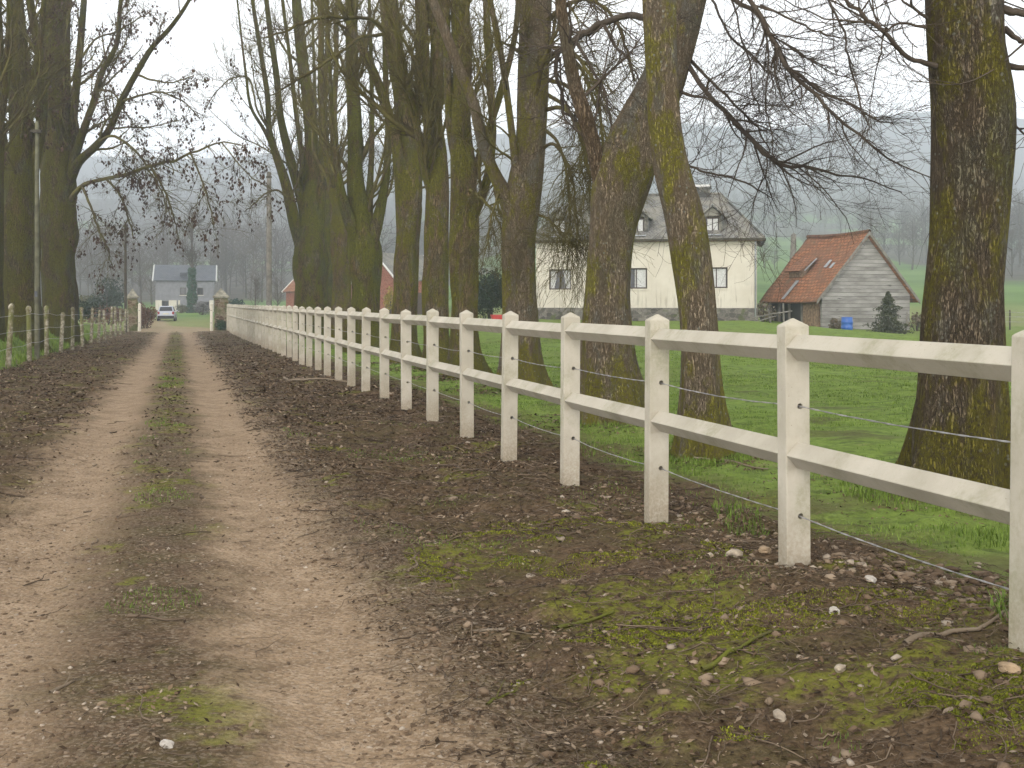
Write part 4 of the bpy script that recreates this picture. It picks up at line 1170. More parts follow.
lane_tree('roadside_tree', 'left row trunk half cut by the left picture edge', 'tree', -14, 33,
    [[(-14, 360, 33, 40), (-14, 320, 33, 34), (-13, 260, 33, 30), (-12, 200, 33, 28), (-9, 140, 33, 24), (-6, 80, 33, 20), (-8, 0, 33, 16), (-10, -120, 33, 10)],
     [(-12, 190, 33, 12), (0, 120, 33, 9), (8, 60, 33, 8), (10, -20, 33, 6)]],
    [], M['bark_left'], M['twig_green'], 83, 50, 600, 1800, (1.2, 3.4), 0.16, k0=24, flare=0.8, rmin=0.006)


# ================================================================= CREAM HOUSE
def wall_cells(b, L, z0, z1, th, holes, y=0.0):
    xs = sorted({0.0, L} | {h[0] for h in holes} | {h[1] for h in holes})
    zs = sorted({z0, z1} | {h[2] for h in holes} | {h[3] for h in holes})
    for i in range(len(xs) - 1):
        for j in range(len(zs) - 1):
            cx, cz = (xs[i] + xs[i + 1]) / 2, (zs[j] + zs[j + 1]) / 2
            if any(h[0] < cx < h[1] and h[2] < cz < h[3] for h in holes): continue
            b.box((cx, y + th / 2, cz), (xs[i + 1] - xs[i], th, zs[j + 1] - zs[j]))


def window(parent, x0, x1, z0, z1, y, curtains='open', frame='frame', name='window', sill=True):
    b = MB(); t = 0.07; d = 0.08; cx = (x0 + x1) / 2
    b.box((cx, y, z1 - t / 2), (x1 - x0, d, t)); b.box((cx, y, z0 + t / 2), (x1 - x0, d, t))
    for x in (x0 + t / 2, x1 - t / 2): b.box((x, y, cz_(z0, z1)), (t, d, z1 - z0 - 2 * t))
    b.box((cx, y, cz_(z0, z1)), (t * 0.8, d * 0.9, z1 - z0 - 2 * t))
    w = b.build(name, M[frame], parent)
    p = MB(); p.box((cx, y + 0.03, cz_(z0, z1)), (x1 - x0 - 2 * t, 0.012, z1 - z0 - 2 * t)); p.build('pane', M['glass'], w)
    H = z1 - z0 - 2 * t; W = x1 - x0 - 2 * t
    if curtains == 'open':
        for s in (-1, 1):
            c = MB()
            for k in range(7):
                zz0, zz1 = z0 + t + H * k / 7, z0 + t + H * (k + 1) / 7
                ww = W * (0.20 + 0.15 * k / 6.0)
                c.box((cx + s * (W / 2 - ww / 2 - 0.003), y + 0.012 + 0.004 * (k % 2), (zz0 + zz1) / 2), (ww, 0.01, zz1 - zz0))
            c.build('curtain', M['curtain'], w)
    elif curtains == 'half':
        c = MB(); c.box((cx + W * 0.2, y + 0.012, z0 + t + H * 0.5), (W * 0.56, 0.01, H - 0.02)); c.build('curtain', M['curtain'], w)
    elif curtains == 'closed':
        c = MB(); c.box((cx, y + 0.012, cz_(z0, z1)), (W * 0.94, 0.01, H - 0.02)); c.build('curtain', M['curtain'], w)
    if sill:
        s = MB(); s.box((cx, y - 0.10, z0 - 0.045), (x1 - x0 + 0.16, 0.22, 0.08)); s.build('sill', M['plaster'], w)
    return w


def cz_(a, b): return (a + b) / 2


HX = (1.376, 64.4)
house = empty('cream_house', (HX[0], HX[1], 0.45), R_(-11))
tag(house, 'long cream rendered house with grey slate roof and dormers behind the tree row', 'house')
HL, HD, HE, HR = 12.37, 7.0, 4.42, 7.2
wins = [(0.75, 2.03, 1.76, 2.92), (5.1, 6.34, 1.80, 2.96), (9.55, 10.78, 1.82, 2.98)]
b = MB(); wall_cells(b, HL, 0.72, HE, 0.35, wins)
b.box((0.175, HD / 2 + 0.175, (0.72 + HE) / 2), (0.35, HD - 0.35, HE - 0.72))
b.box((HL - 0.175, HD / 2 + 0.175, (0.72 + HE) / 2), (0.35, HD - 0.35, HE - 0.72))
b.box((HL / 2, HD - 0.1, (0.72 + HE) / 2), (HL - 0.8, 0.2, HE - 0.72))
b.build('wall', M['plaster'], house)
b = MB(); b.box((HL / 2, HD / 2, 0.06), (HL + 0.12, HD + 0.12, 1.315)); b.build('plinth', M['plinth'], house, bevel=0.02)
for i, w in enumerate(wins):
    window(house, *w, 0.16, ('open', 'half', 'closed')[i])
b = MB(); b.box((HL / 2, HD / 2, 1.4), (HL - 0.8, HD - 0.9, 0.1)); b.build('floor_slab', M['dark'], house)
ov = 0.38; hip = 2.0
A0, A1, B0, B1 = (-ov, -ov, HE), (HL + ov, -ov, HE), (HL + ov, HD + ov, HE), (-ov, HD + ov, HE)
Rl, Rr = (hip, HD / 2, HR), (HL - hip, HD / 2, HR)
b = MB()
for q in ([A0, A1, Rr, Rl], [B0, B1, Rl, Rr], [A1, B0, Rr], [B1, A0, Rl]):
    b.slab([(p[0], p[1], p[2] + 0.16) for p in q], 0.12)
roof = b.build('roof', M['slate'], house)
b = MB(); b.tube([(hip, HD / 2, HR + 0.19), (HL - hip, HD / 2, HR + 0.19)], 0.09, 8)
for e, r_ in ((A0, Rl), (B1, Rl), (A1, Rr), (B0, Rr)):
    b.tube([(e[0], e[1], e[2] + 0.18), (r_[0], r_[1], r_[2] + 0.18)], 0.07, 8)
b.build('ridge_tiles', M['slate'], roof, smooth=True)
b = MB(); b.box((HL / 2, -ov - 0.05, HE + 0.08), (HL + 2 * ov + 0.1, 0.11, 0.11)); b.box((HL + ov + 0.05, HD / 2, HE + 0.08), (0.11, HD + 2 * ov, 0.10))
b.build('gutter', M['poledark'], roof)
b = MB(); b.box((HL / 2, -ov / 2, HE + 0.005), (HL + 2 * ov - 0.1, ov - 0.02, 0.03)); b.build('soffit', M['plank'], roof)
b = MB(); b.tube([(HL - 0.08, -0.07, HE), (HL - 0.08, -0.07, 0.2)], 0.05, 8); b.build('downpipe', M['zinc'], house, smooth=True)
sl = (HR - HE) / (HD / 2 + ov)
for cx in (1.3, 5.78, 9.95):
    dz0, dz1, pk, dw = HE + 0.42, HE + 1.42, HE + 1.98, 0.62
    y0 = 0.22; yb = (dz1 - HE) / sl - ov + 0.3
    d = MB()
    d.box((cx - dw + 0.12, (y0 + yb) / 2, (dz0 + dz1) / 2 - 0.1), (0.24, yb - y0, dz1 - dz0 + 0.2)); d.box((cx + dw - 0.12, (y0 + yb) / 2, (dz0 + dz1) / 2 - 0.1), (0.24, yb - y0, dz1 - dz0 + 0.2))
    d.box((cx, y0 + 0.1, dz0 - 0.06), (2 * dw - 0.482, 0.2, 0.1))
    d.add([(cx - dw, y0, dz1), (cx + dw, y0, dz1), (cx, y0, pk - 0.06), (cx - dw, y0 + 0.15, dz1), (cx + dw, y0 + 0.15, dz1), (cx, y0 + 0.15, pk - 0.06)],
          [(0, 1, 2), (5, 4, 3), (0, 3, 4, 1), (1, 4, 5, 2), (2, 5, 3, 0)])
    dm = d.build('dormer', M['slate'], house)
    yr = (pk - HE) / sl - ov + 0.25; ye = (dz1 - HE) / sl - ov + 0.1
    r = MB()
    e = 0.16
    r.slab([(cx - dw - e, y0 - 0.22, dz1 - 0.12), (cx, y0 - 0.22, pk), (cx, yr, pk), (cx - dw - e, ye, dz1 - 0.12)][::-1], 0.07)
    r.slab([(cx + dw + e, y0 - 0.22, dz1 - 0.12), (cx + dw + e, ye, dz1 - 0.12), (cx, yr, pk), (cx, y0 - 0.22, pk)][::-1], 0.07)
    r.build('dormer_roof', M['slate'], dm)
    r = MB(); r.tube([(cx, y0 - 0.2, pk + 0.03), (cx, yr, pk + 0.03)], 0.06, 6); r.build('ridge_flashing', M['zinc'], dm)
    window(house, cx - 0.38, cx + 0.38, dz0, dz1 - 0.06, y0 + 0.08, 'closed', 'frame', 'dormer_window', False)
    z = MB(); z.box((cx, -0.02, HE + 0.36), (1.0, 0.5, 0.05), 0); z.build('flashing', M['zinc'], dm)
b = MB(); b.box((9.3, HD / 2, HR + 0.05), (0.95, 0.55, 0.9)); b.box((9.3, HD / 2, HR + 0.55), (1.08, 0.66, 0.1))
ch = b.build('chimney', M['slate'], house)
b = MB(); b.box((9.3, HD / 2, HR + 0.67), (0.95, 0.45, 0.13)); b.build('cowl', M['white'], ch)

# ================================================================= WEATHERED BARN
BX, BY = 16.55, 60.0
bg = hz(BX + 2, BY + 1)
barn = empty('wooden_barn', (BX, BY, bg), R_(20))
tag(barn, 'small weathered grey board barn with a steep red clay tile roof', 'barn')
BW, BD, BE, BA = 5.72, 5.2, 1.9, 5.1
b = MB()
b.slab([(0, 0, -0.3), (BW, 0, -0.3), (BW, 0, BE), (BW / 2, 0, BA), (0, 0, BE)], 0.14)
b.build('gable_wall', M['board'], barn)
b = MB(); b.slab([(BW, BD, -0.3), (0, BD, -0.3), (0, BD, BE), (BW / 2, BD, BA), (BW, BD, BE)], 0.14)
b.slab([(BW, 0.14, -0.3), (BW, BD - 0.14, -0.3), (BW, BD - 0.14, BE), (BW, 0.14, BE)], 0.14); b.build('wall', M['board'], barn)
b = MB(); b.slab([(0, 1.75, -0.3), (0, 0.3, -0.3), (0, 0.3, BE - 0.02), (0, 1.75, BE - 0.02)], 0.12); b.build('plank_panel', M['plank'], barn)
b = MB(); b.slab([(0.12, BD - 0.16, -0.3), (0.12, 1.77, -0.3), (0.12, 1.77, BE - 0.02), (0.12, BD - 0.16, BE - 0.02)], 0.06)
b.build('doorway', M['dark'], barn)  # solid near-black panel: shade of the open bay put into its colour
for yy, w in ((1.85, 0.12), (3.1, 0.10), (4.1, 0.10), (5.1, 0.14)):
    b = MB(); b.box((0.03, yy, 0.8), (0.12, w, 2.1)); b.build('post', M['polewood'], barn)
b = MB(); b.box((BW / 2, BD / 2, 0.0), (BW - 0.4, BD - 0.4, 0.05)); b.build('floor', M['dark'], barn)


def roof_grid(name, A, B, C, D_, nx, ny, amp, th, mat, parent, seed=0):
    A, B, C, D_ = [np.array(p, float) for p in (A, B, C, D_)]
    s, t = np.meshgrid(np.linspace(0, 1, nx), np.linspace(0, 1, ny))
    P = (A * (1 - s[..., None]) + B * s[..., None]) * (1 - t[..., None]) + (D_ * (1 - s[..., None]) + C * s[..., None]) * t[..., None]
    n = np.cross(B - A, D_ - A); n /= np.linalg.norm(n)
    P = P + n * (amp * (fbm(s * 3 + seed, t * 3 + seed, 3) - 1.2 * np.sin(PI * s) * (0.3 + 0.7 * np.sin(PI * t))))[..., None]
    P[..., 2] -= amp * 0.8 * np.sin(PI * s) * t
    LX, LY = np.linalg.norm(B - A), np.linalg.norm(D_ - A)
    vs = P.reshape(-1, 3); fs = []; us = []
    for j in range(ny - 1):
        for i in range(nx - 1):
            q = (j * nx + i, j * nx + i + 1, (j + 1) * nx + i + 1, (j + 1) * nx + i)
            fs.append(q); us.append([(s.ravel()[k] * LX, t.ravel()[k] * LY) for k in q])
    m = MB(); m.add(vs, fs, us)
    o = m.build(name, mat, parent, smooth=True, fix=False)
    md = o.modifiers.new('thickness', 'SOLIDIFY'); md.thickness = th; md.offset = -1
    return o


sb = (BA - BE) / (BW / 2); up = 0.2
zt = BA + up; ze = BE + up - 0.5 * sb
broof = roof_grid('roof', (-0.5, BD + 0.2, ze), (-0.5, -0.22, ze), (BW / 2, -0.22, zt), (BW / 2, BD + 0.2, zt), 22, 18, 0.10, 0.11, M['tile'], barn, 3)
roof_grid('roof', (BW + 0.5, -0.22, ze), (BW + 0.5, BD + 0.2, ze), (BW / 2, BD + 0.2, zt), (BW / 2, -0.22, zt), 16, 14, 0.06, 0.11, M['tile'], barn, 9)
b = MB(); b.tube([(BW / 2, y, zt + 0.03 - 0.08 * math.sin(PI * (y + 0.22) / 5.62)) for y in np.linspace(-0.25, BD + 0.22, 9)], 0.11, 8)
b.build('ridge_tiles', M['tile'], broof, smooth=True)
b = MB()
for s in (-1, 1):
    xe = BW / 2 + s * (BW / 2 + 0.5)
    q = [(xe, -0.26, ze - 0.16), (BW / 2, -0.26, zt - 0.16), (BW / 2, -0.26, zt + 0.04), (xe, -0.26, ze + 0.04)]
    b.slab(q if s < 0 else q[::-1], 0.035)
b.build('barge_board', M['polewood'], barn)
# loft hatch breaking the left slope
def bz(x): return BE + up + x * sb
hx0, hx1, hy0, hy1 = 0.70, 1.5, 2.95, 4.2
b = MB()
b.box((hx0 + 0.06, (hy0 + hy1) / 2, bz(hx0) + 0.18), (0.08, hy1 - hy0 - 0.1, 0.3))
for yy in (hy0 + 0.06, hy1 - 0.06):
    b.add([(hx0 + 0.1, yy - 0.03, bz(hx0) - 0.1), (hx1, yy - 0.03, bz(hx1) - 0.1), (hx0 + 0.1, yy - 0.03, bz(hx0) + 0.42), (hx0 + 0.1, yy + 0.03, bz(hx0) - 0.1), (hx1, yy + 0.03, bz(hx1) - 0.1), (hx0 + 0.1, yy + 0.03, bz(hx0) + 0.42)],
          [(0, 1, 2), (5, 4, 3), (0, 3, 4, 1), (1, 4, 5, 2), (2, 5, 3, 0)])
hatch = b.build('loft_hatch', M['plank'], barn)
b = MB(); b.slab([(hx0 - 0.18, hy1 + 0.12, bz(hx0) + 0.36), (hx0 - 0.18, hy0 - 0.12, bz(hx0) + 0.36), (hx1 + 0.25, hy0 - 0.12, bz(hx1 + 0.25) + 0.03), (hx1 + 0.25, hy1 + 0.12, bz(hx1 + 0.25) + 0.03)], 0.07)
b.build('hatch_roof', M['tile'], hatch)
b = MB(); b.slab([(-0.42, 3.2, bz(-0.42) + 0.05), (-0.42, 2.98, bz(-0.42) + 0.05), (0.5, 2.85, bz(0.5) + 0.05), (0.5, 3.15, bz(0.5) + 0.05)], 0.025)
b.slab([(1.15, 1.5, bz(1.15) + 0.04), (1.15, 1.25, bz(1.15) + 0.04), (1.5, 1.2, bz(1.5) + 0.04), (1.5, 1.42, bz(1.5) + 0.04)], 0.025)
b.slab([(1.1, 0.95, bz(1.1) + 0.04), (1.1, 0.75, bz(1.1) + 0.04), (1.35, 0.7, bz(1.35) + 0.04), (1.35, 0.9, bz(1.35) + 0.04)], 0.025)
b.slab([(hx0 + 0.1, hy0 - 0.14, bz(hx0) + 0.40), (hx0 + 0.1, hy0 - 0.24, bz(hx0) + 0.38), (hx1 + 0.1, hy0 - 0.24, bz(hx1 + 0.1) + 0.06), (hx1 + 0.1, hy0 - 0.14, bz(hx1 + 0.1) + 0.08)], 0.025)
b.build('roof_patch', M['zinc'], broof)

# barrel by the barn
x = (847 - 512) / F * 53; g = hz(x, 53)
br = empty('plastic_barrel', (x, 53, g)); tag(br, 'blue plastic barrel standing in front of the grey barn wall', 'barrel')
b = MB(); b.lathe([(0.22, 0), (0.25, 0.03), (0.265, 0.18), (0.28, 0.20), (0.28, 0.23), (0.265, 0.25), (0.265, 0.43), (0.28, 0.45), (0.28, 0.48), (0.265, 0.5), (0.25, 0.66), (0.22, 0.69)], (0, 0, 0), 20)
b.build('drum', M['blue'], br, smooth=True)
b = MB(); b.lathe([(0.245, 0.665), (0.262, 0.67), (0.262, 0.70), (0.23, 0.715)], (0, 0, 0), 20); b.build('lid', M['blue'], br, smooth=True)

# red trough by the dark bush
x = (497 - 512) / F * 56; g = hz(x, 56)
tr = empty('plastic_trough', (x, 56, g), 0.2); tr.scale = (0.5, 0.5, 0.62); tag(tr, 'low red plastic trough in front of the dark evergreen left of the cream house', 'trough')
b = MB(); b.add([(-0.5, -0.3, 0), (0.5, -0.3, 0), (0.5, 0.3, 0), (-0.5, 0.3, 0), (-0.62, -0.4, 0.5), (0.62, -0.4, 0.5), (0.62, 0.4, 0.5), (-0.62, 0.4, 0.5), (-0.54, -0.33, 0.5), (0.54, -0.33, 0.5), (0.54, 0.33, 0.5), (-0.54, 0.33, 0.5), (-0.44, -0.25, 0.06), (0.44, -0.25, 0.06), (0.44, 0.25, 0.06), (-0.44, 0.25, 0.06)],
      [(3, 2, 1, 0), (0, 1, 5, 4), (1, 2, 6, 5), (2, 3, 7, 6), (3, 0, 4, 7), (4, 5, 9, 8), (5, 6, 10, 9), (6, 7, 11, 10), (7, 4, 8, 11), (8, 9, 13, 12), (9, 10, 14, 13), (10, 11, 15, 14), (11, 8, 12, 15), (12, 13, 14, 15)])
b.build('tub', M['red'], tr, bevel=0.02)
b = MB()
for sx in (-0.63, 0.63): b.box((sx, 0, 0.46), (0.05, 0.3, 0.06))
b.build('handle', M['red'], tr, bevel=0.01)


# ================================================================= FAR HOUSES
def simple_house(name, label, px, Y, rz, L, D, e, r, wallmat, roofmat, base_py, gable=True, wins=(), chim=None):
    x = (px - 512) / F * Y; g = CZ - (base_py - 302) / F * Y
    o = empty(name, (x, Y, g), rz); tag(o, label, 'house')
    holes = [w[:4] for w in wins]
    b = MB(); wall_cells(b, L, -1.0, e, 0.3, holes)
    b.box((0.15, D / 2 + 0.15, (e - 1) / 2), (0.3, D - 0.302, e + 1)); b.box((L - 0.15, D / 2 + 0.15, (e - 1) / 2), (0.3, D - 0.302, e + 1)); b.box((L / 2, D - 0.1, (e - 1) / 2), (L - 0.62, 0.2, e + 1))
    for xx, s in ((0.0, 1), (L, -1)):
        q = [(xx, D, e + 0.001), (xx, 0, e + 0.001), (xx, D / 2, r)]
        b.slab(q if s > 0 else q[::-1], 0.25)
    b.build('wall', wallmat, o)
    b = MB(); q = 0.3; dz = q * (r - e) / (D / 2)
    b.slab([(-q, -q, e - dz + 0.14), (L + q, -q, e - dz + 0.14), (L + q, D / 2, r + 0.14), (-q, D / 2, r + 0.14)], 0.12)
    b.slab([(L + q, D + q, e - dz + 0.14), (-q, D + q, e - dz + 0.14), (-q, D / 2, r + 0.14), (L + q, D / 2, r + 0.14)], 0.12)
    rf = b.build('roof', roofmat, o)
    for xx, s in ((-q - 0.03, 1), (L + q + 0.03, -1)):
        b = MB(); b.tube([(xx, -q, e - dz + 0.08), (xx, D / 2, r + 0.08), (xx, D + q, e - dz + 0.08)], 0.11, 4)
        b.build('barge_board', M['white'], o)
    for w in wins: window(o, *w[:4], 0.14, w[4] if len(w) > 4 else 'half', 'frame', 'window', True)
    if chim:
        b = MB(); b.box((chim, D / 2, r + 0.3), (0.9, 0.6, 1.2)); b.box((chim, D / 2, r + 0.93), (1.02, 0.72, 0.1)); b.build('chimney', M['brick'], rf)
    return o, rf


# blue grey slate house beyond the gate: local x runs along its front
fh, frf = simple_house('slate_house', 'two storey house with blue grey slate roof beyond the gate and parked car', 155.5, 150, R_(14), 7.5, 6.0, 4.4, 6.4, M['greywall'], M['slate_blue'], 313,
                       wins=[(3.15, 3.95, 2.4, 3.4, 'none'), (5.35, 6.15, 2.4, 3.4, 'none'), (6.2, 6.9, 0.3, 1.5, 'none'), (0.8, 1.7, 0.3, 1.6, 'none')])
b = MB(); b.box((4.0, -0.06, 0.85), (7.9, 0.1, 2.1))
b2 = MB(); b2.box((3.6, -0.05, 5.15), (0.9, 0.8, 0.5)); b2.build('dormer', M['slate_blue'], frf)
for x0, w_ in ((0.0, 0.8), (1.7, 1.0), (2.9, 0.25), (6.95, 0.53)):
    b = MB(); b.box((x0 + w_ / 2, -0.045, 0.55), (w_, 0.08, 2.3)); b.build('pilaster', M['plaster'], fh)
# red brick houses behind the tree row
simple_house('brick_house', 'salmon red brick gable just visible left of the multi stemmed green trunk', 286, 118, R_(-52), 7.0, 5.4, 2.6, 5.2, M['brick'], M['tile'], 315)
simple_house('brick_house', 'red brick house with white sloping barge board seen between the mossy trunks', 398, 100, R_(64), 8.0, 4.6, 3.1, 5.6, M['brick'], M['slate'], 316)
x = (427 - 512) / F * 97; o = empty('brick_outbuilding', (x, 97, CZ - (316 - 302) / F * 97), R_(4)); tag(o, 'low red brick outbuilding glimpsed between two narrow brown trunks', 'outbuilding')
b = MB(); b.box((-0.9, 1.8, 1.0), (2.6, 3.4, 4.0)); b.build('wall', M['brick'], o)
b = MB(); b.box((-0.9, 1.8, 3.06), (2.9, 3.7, 0.12)); b.build('roof', M['slate'], o)
b = MB(); b.box((-0.5, 0.09, 1.0), (0.9, 0.06, 2.0)); b.build('door', M['frame'], o)

# ================================================================= CAR
cx, cy = (167 - 512) / F * 102, 102
car = empty('parked_car', (cx, cy, hz(cx, cy) + 0.0), R_(14)); car.scale = (0.94, 0.94, 0.94); tag(car, 'silver hatchback seen from behind, parked on the drive beyond the gate', 'car')
st = [(-2.0, 0.66, 0.38, 0.78), (-1.96, 0.76, 0.30, 0.90), (-1.7, 0.82, 0.24, 0.95), (-1.0, 0.84, 0.2, 0.93), (0.3, 0.84, 0.2, 0.92), (1.0, 0.83, 0.22, 0.88), (1.6, 0.79, 0.26, 0.78), (1.93, 0.68, 0.32, 0.66), (2.0, 0.55, 0.38, 0.56)]
vs = []; fs = []
for y, w, z0, z1 in st:
    vs += [(-w * 0.9, y, z0), (w * 0.9, y, z0), (w, y, z0 + 0.12), (w * 1.0, y, (z0 + z1) / 2), (w * 0.94, y, z1 - 0.03), (w * 0.82, y, z1), (-w * 0.82, y, z1), (-w * 0.94, y, z1 - 0.03), (-w, y, (z0 + z1) / 2), (-w, y, z0 + 0.12)]
k = 10
for j in range(len(st) - 1):
    for i in range(k): fs.append((j * k + i, j * k + (i + 1) % k, (j + 1) * k + (i + 1) % k, (j + 1) * k + i))
fs.append(list(range(k))[::-1]); fs.append([(len(st) - 1) * k + i for i in range(k)])
b = MB(); b.add(vs, fs)
g0 = [(-1.93, 0.68, 0.93), (-1.62, 0.56, 1.40), (-1.3, 0.57, 1.43), (0.0, 0.57, 1.43), (0.35, 0.55, 1.39), (1.05, 0.66, 0.9)]
vs = []; fs = []
for y, w, z in g0: vs += [(-w, y, z), (w, y, z)]
for z_ in g0: pass
lo = [(-1.93, 0.72), (-1.5, 0.74), (-0.9, 0.75), (0.0, 0.75), (0.5, 0.74), (1.05, 0.7)]
n = len(g0)
vs2 = vs + [p for y, w in lo for p in ((-w, y, 0.88), (w, y, 0.88))]
for j in range(n - 1):
    fs.append((2 * j, 2 * j + 1, 2 * j + 3, 2 * j + 2))
    fs.append((2 * j + 1, 2 * n + 2 * j + 1, 2 * n + 2 * j + 3, 2 * j + 3)); fs.append((2 * j, 2 * j + 2, 2 * n + 2 * j + 2, 2 * n + 2 * j))
fs.append((0, 2 * n, 2 * n + 1, 1)); fs.append((2 * n - 2, 2 * n - 1, 4 * n - 1, 4 * n - 2))
b.add(vs2, fs)
b.build('body', M['carpaint'], car, bevel=0.02)
b = MB(); b.slab([(-0.60, -1.925, 0.97), (0.60, -1.925, 0.97), (0.51, -1.66, 1.36), (-0.51, -1.66, 1.36)], 0.01); b.build('rear_window', M['glass'], car)
b = MB(); b.slab([(0.60, 0.93, 0.97), (-0.60, 0.93, 0.97), (-0.52, 0.42, 1.36), (0.52, 0.42, 1.36)], 0.01); b.build('windscreen', M['glass'], car)
for s in (-1, 1):
    q = [(s * 0.74, -1.45, 0.95), (s * 0.76, 0.75, 0.95), (s * 0.605, 0.2, 1.36), (s * 0.605, -1.35, 1.36)]
    b = MB(); b.slab(q if s > 0 else q[::-1], 0.01); b.build('side_window', M['glass'], car)
    b = MB(); b.box((s * 0.66, -1.99, 0.78), (0.2, 0.08, 0.26)); b.build('tail_light', M['taillight'], car, bevel=0.02)
    b = MB(); b.box((s * 0.9, 0.55, 0.98), (0.16, 0.09, 0.12)); b.build('mirror', M['carpaint'], car, bevel=0.02)
    for wy in (-1.25, 1.28):
        wh = MB(); wh.lathe([(0.22, -0.09), (0.30, -0.09), (0.31, -0.05), (0.31, 0.05), (0.30, 0.09), (0.22, 0.09)], (s * 0.76, wy, 0.31), 20, 'x')
        w_ = wh.build('wheel', M['rubber'], car, smooth=True)
        wr = MB(); wr.lathe([(0.05, -0.02), (0.21, 0.0), (0.21, 0.012), (0.05, 0.03)], (s * 0.76 + s * 0.085, wy, 0.31), 16, 'x'); wr.build('rim', M['rim'], w_)
b = MB(); b.box((0, -2.02, 0.42), (1.5, 0.10, 0.2)); b.build('bumper', M['rubber'], car, bevel=0.03)
b = MB(); b.box((0, -2.03, 0.70), (0.52, 0.02, 0.12)); b.build('number_plate', M['plate'], car)


# ================================================================= BUSHES, HEDGES AND SINGLE TREES
def bush(name, label, cat, px, base_py, Y, w, h, mat, count, size, seed, shape='ellipsoid', depth=None, lumps=10, stem=True, g=None):
    r = np.random.default_rng(seed)
    x = (px - 512) / F * Y
    z = hz(x, Y) if base_py is None else CZ - (base_py - 302) / F * Y
    z = min(z, hz(x, Y)) if base_py is None else hz(x, Y)
    o = empty(name, (x, Y, z)); tag(o, label, cat, g)
    if shape == 'cone': V, Q = leafcloud((0, 0, 0.05), (w / 2, w / 2, h), count, size, r, 'cone')
    else:
        V, Q = leafcloud((0, 0, h * 0.48), (w / 2, (depth or w) / 2, h * 0.55), count, size, r, lumps=lumps)
        V[:, 2] = np.maximum(V[:, 2], -0.05)
    np_mesh('foliage', V, Q, None, mat, o)
    P = np.array([[[0, 0, -0.1], [0.02, 0, h * 0.3], [0, 0.03, h * 0.75]]])
    if shape != 'cone':
        a = r.normal(size=(6, 3)) * np.array([w * 0.2, (depth or w) * 0.2, 0]); P = np.stack([np.stack([a[i] * 0.2 - np.array([0, 0, .1]), a[i] * 0.6 + np.array([0, 0, h * 0.35]), a[i] + np.array([0, 0, h * 0.7])]) for i in range(6)])
    Rr = np.repeat(np.array([[0.05, 0.035, 0.012]]) * (h / 3 + 0.3), len(P), 0)
    np_mesh('stem', *tubes(P, Rr, 5), M['twig'], o)
    return o


bush('evergreen_bush', 'tall dark clipped evergreen between the mossy trunks left of the cream house', 'bush', 491, None, 60, 1.9, 2.75, M['ever'], 5200, 0.075, 101, lumps=16)
bush('young_spruce', 'wispy young spruce growing against the grey barn gable', 'tree', 888, None, 57, 2.5, 2.1, M['conifer'], 3600, 0.06, 102, 'cone')
bush('dry_brushwood', 'low tan brushwood between the blue barrel and the barn door post', 'bush', 835, None, 58.5, 0.9, 0.75, M['brush'], 500, 0.06, 103)
bush('dry_brushwood', 'brown scrub at the right foot of the barn beside a leaning stake', 'bush', 917, None, 61, 1.1, 1.0, M['brush'], 500, 0.06, 104)
bush('dry_brushwood', 'grey tangled brush heap between the cream house and the barn', 'bush', 764, None, 62.5, 1.9, 1.0, M['brush'], 900, 0.06, 105)
bush('evergreen_bush', 'olive evergreen bush rising behind the left wire fence near the short pole', 'bush', 106, None, 112, 3.6, 3.9, M['ever'], 2600, 0.13, 106)
bush('hedge', 'yellowish olive hedge behind the left fence beside the dark trunk', 'hedge', 84, None, 118, 3.6, 2.8, M['olive'], 1800, 0.13, 107)
bush('hedge', 'low rusty brown hedge running behind the far end of the left fence', 'hedge', 106, None, 88, 4.2, 1.5, M['rust'], 2600, 0.08, 108, depth=1.2)
bush('hedge', 'clipped rusty beech hedge just inside the white gate post on the left', 'hedge', 144.5, None, 79, 0.95, 1.75, M['rust'], 2400, 0.06, 109, depth=5)
bush('evergreen_bush', 'round blue green bush behind the right gate pillar', 'bush', 236, None, 96, 2.1, 2.0, M['ever_blue'], 2400, 0.08, 110)
bush('shrub', 'rounded grey shrub in front of the slate house', 'shrub', 202, None, 126, 2.2, 1.7, M['greyshrub'], 1500, 0.08, 111)
bush('shrub', 'small yellow shrub glimpsed between the trunks beside the red brick house', 'shrub', 389.5, None, 90, 1.0, 2.3, M['yellowbush'], 500, 0.08, 112)
bush('shrub', 'pale yellow shrub by the corner of the slate house left of the ivy column', 'shrub', 181, None, 138, 1.5, 1.2, M['olive'], 700, 0.08, 113)
bush('ivy', 'green ivy growing up the foot of the right gate pillar', 'ivy', 224, None, 72.55, 1.0, 0.9, M['ivy'], 700, 0.05, 114, depth=0.35)
bush('shadow_fill_bush', 'low dark bush added as the shadowy mass under the thick dark left trunk', 'bush', 22, None, 52, 3.4, 1.7, M['ever'], 1600, 0.08, 115, g=None)  # dark foliage added to fill the shadowy mass below the left trees
bush('shadow_fill_bush', 'low dark bush added as the shadowy mass behind the dark many stemmed left tree', 'bush', 76, None, 64, 3.2, 1.9, M['ever'], 1600, 0.08, 116, g=None)  # second added bush for the same shadowy mass
bush('hedge', 'green garden hedge right of the slate house behind the gate pillar', 'hedge', 226, None, 158, 4.5, 2.2, M['olive'], 1800, 0.12, 117)


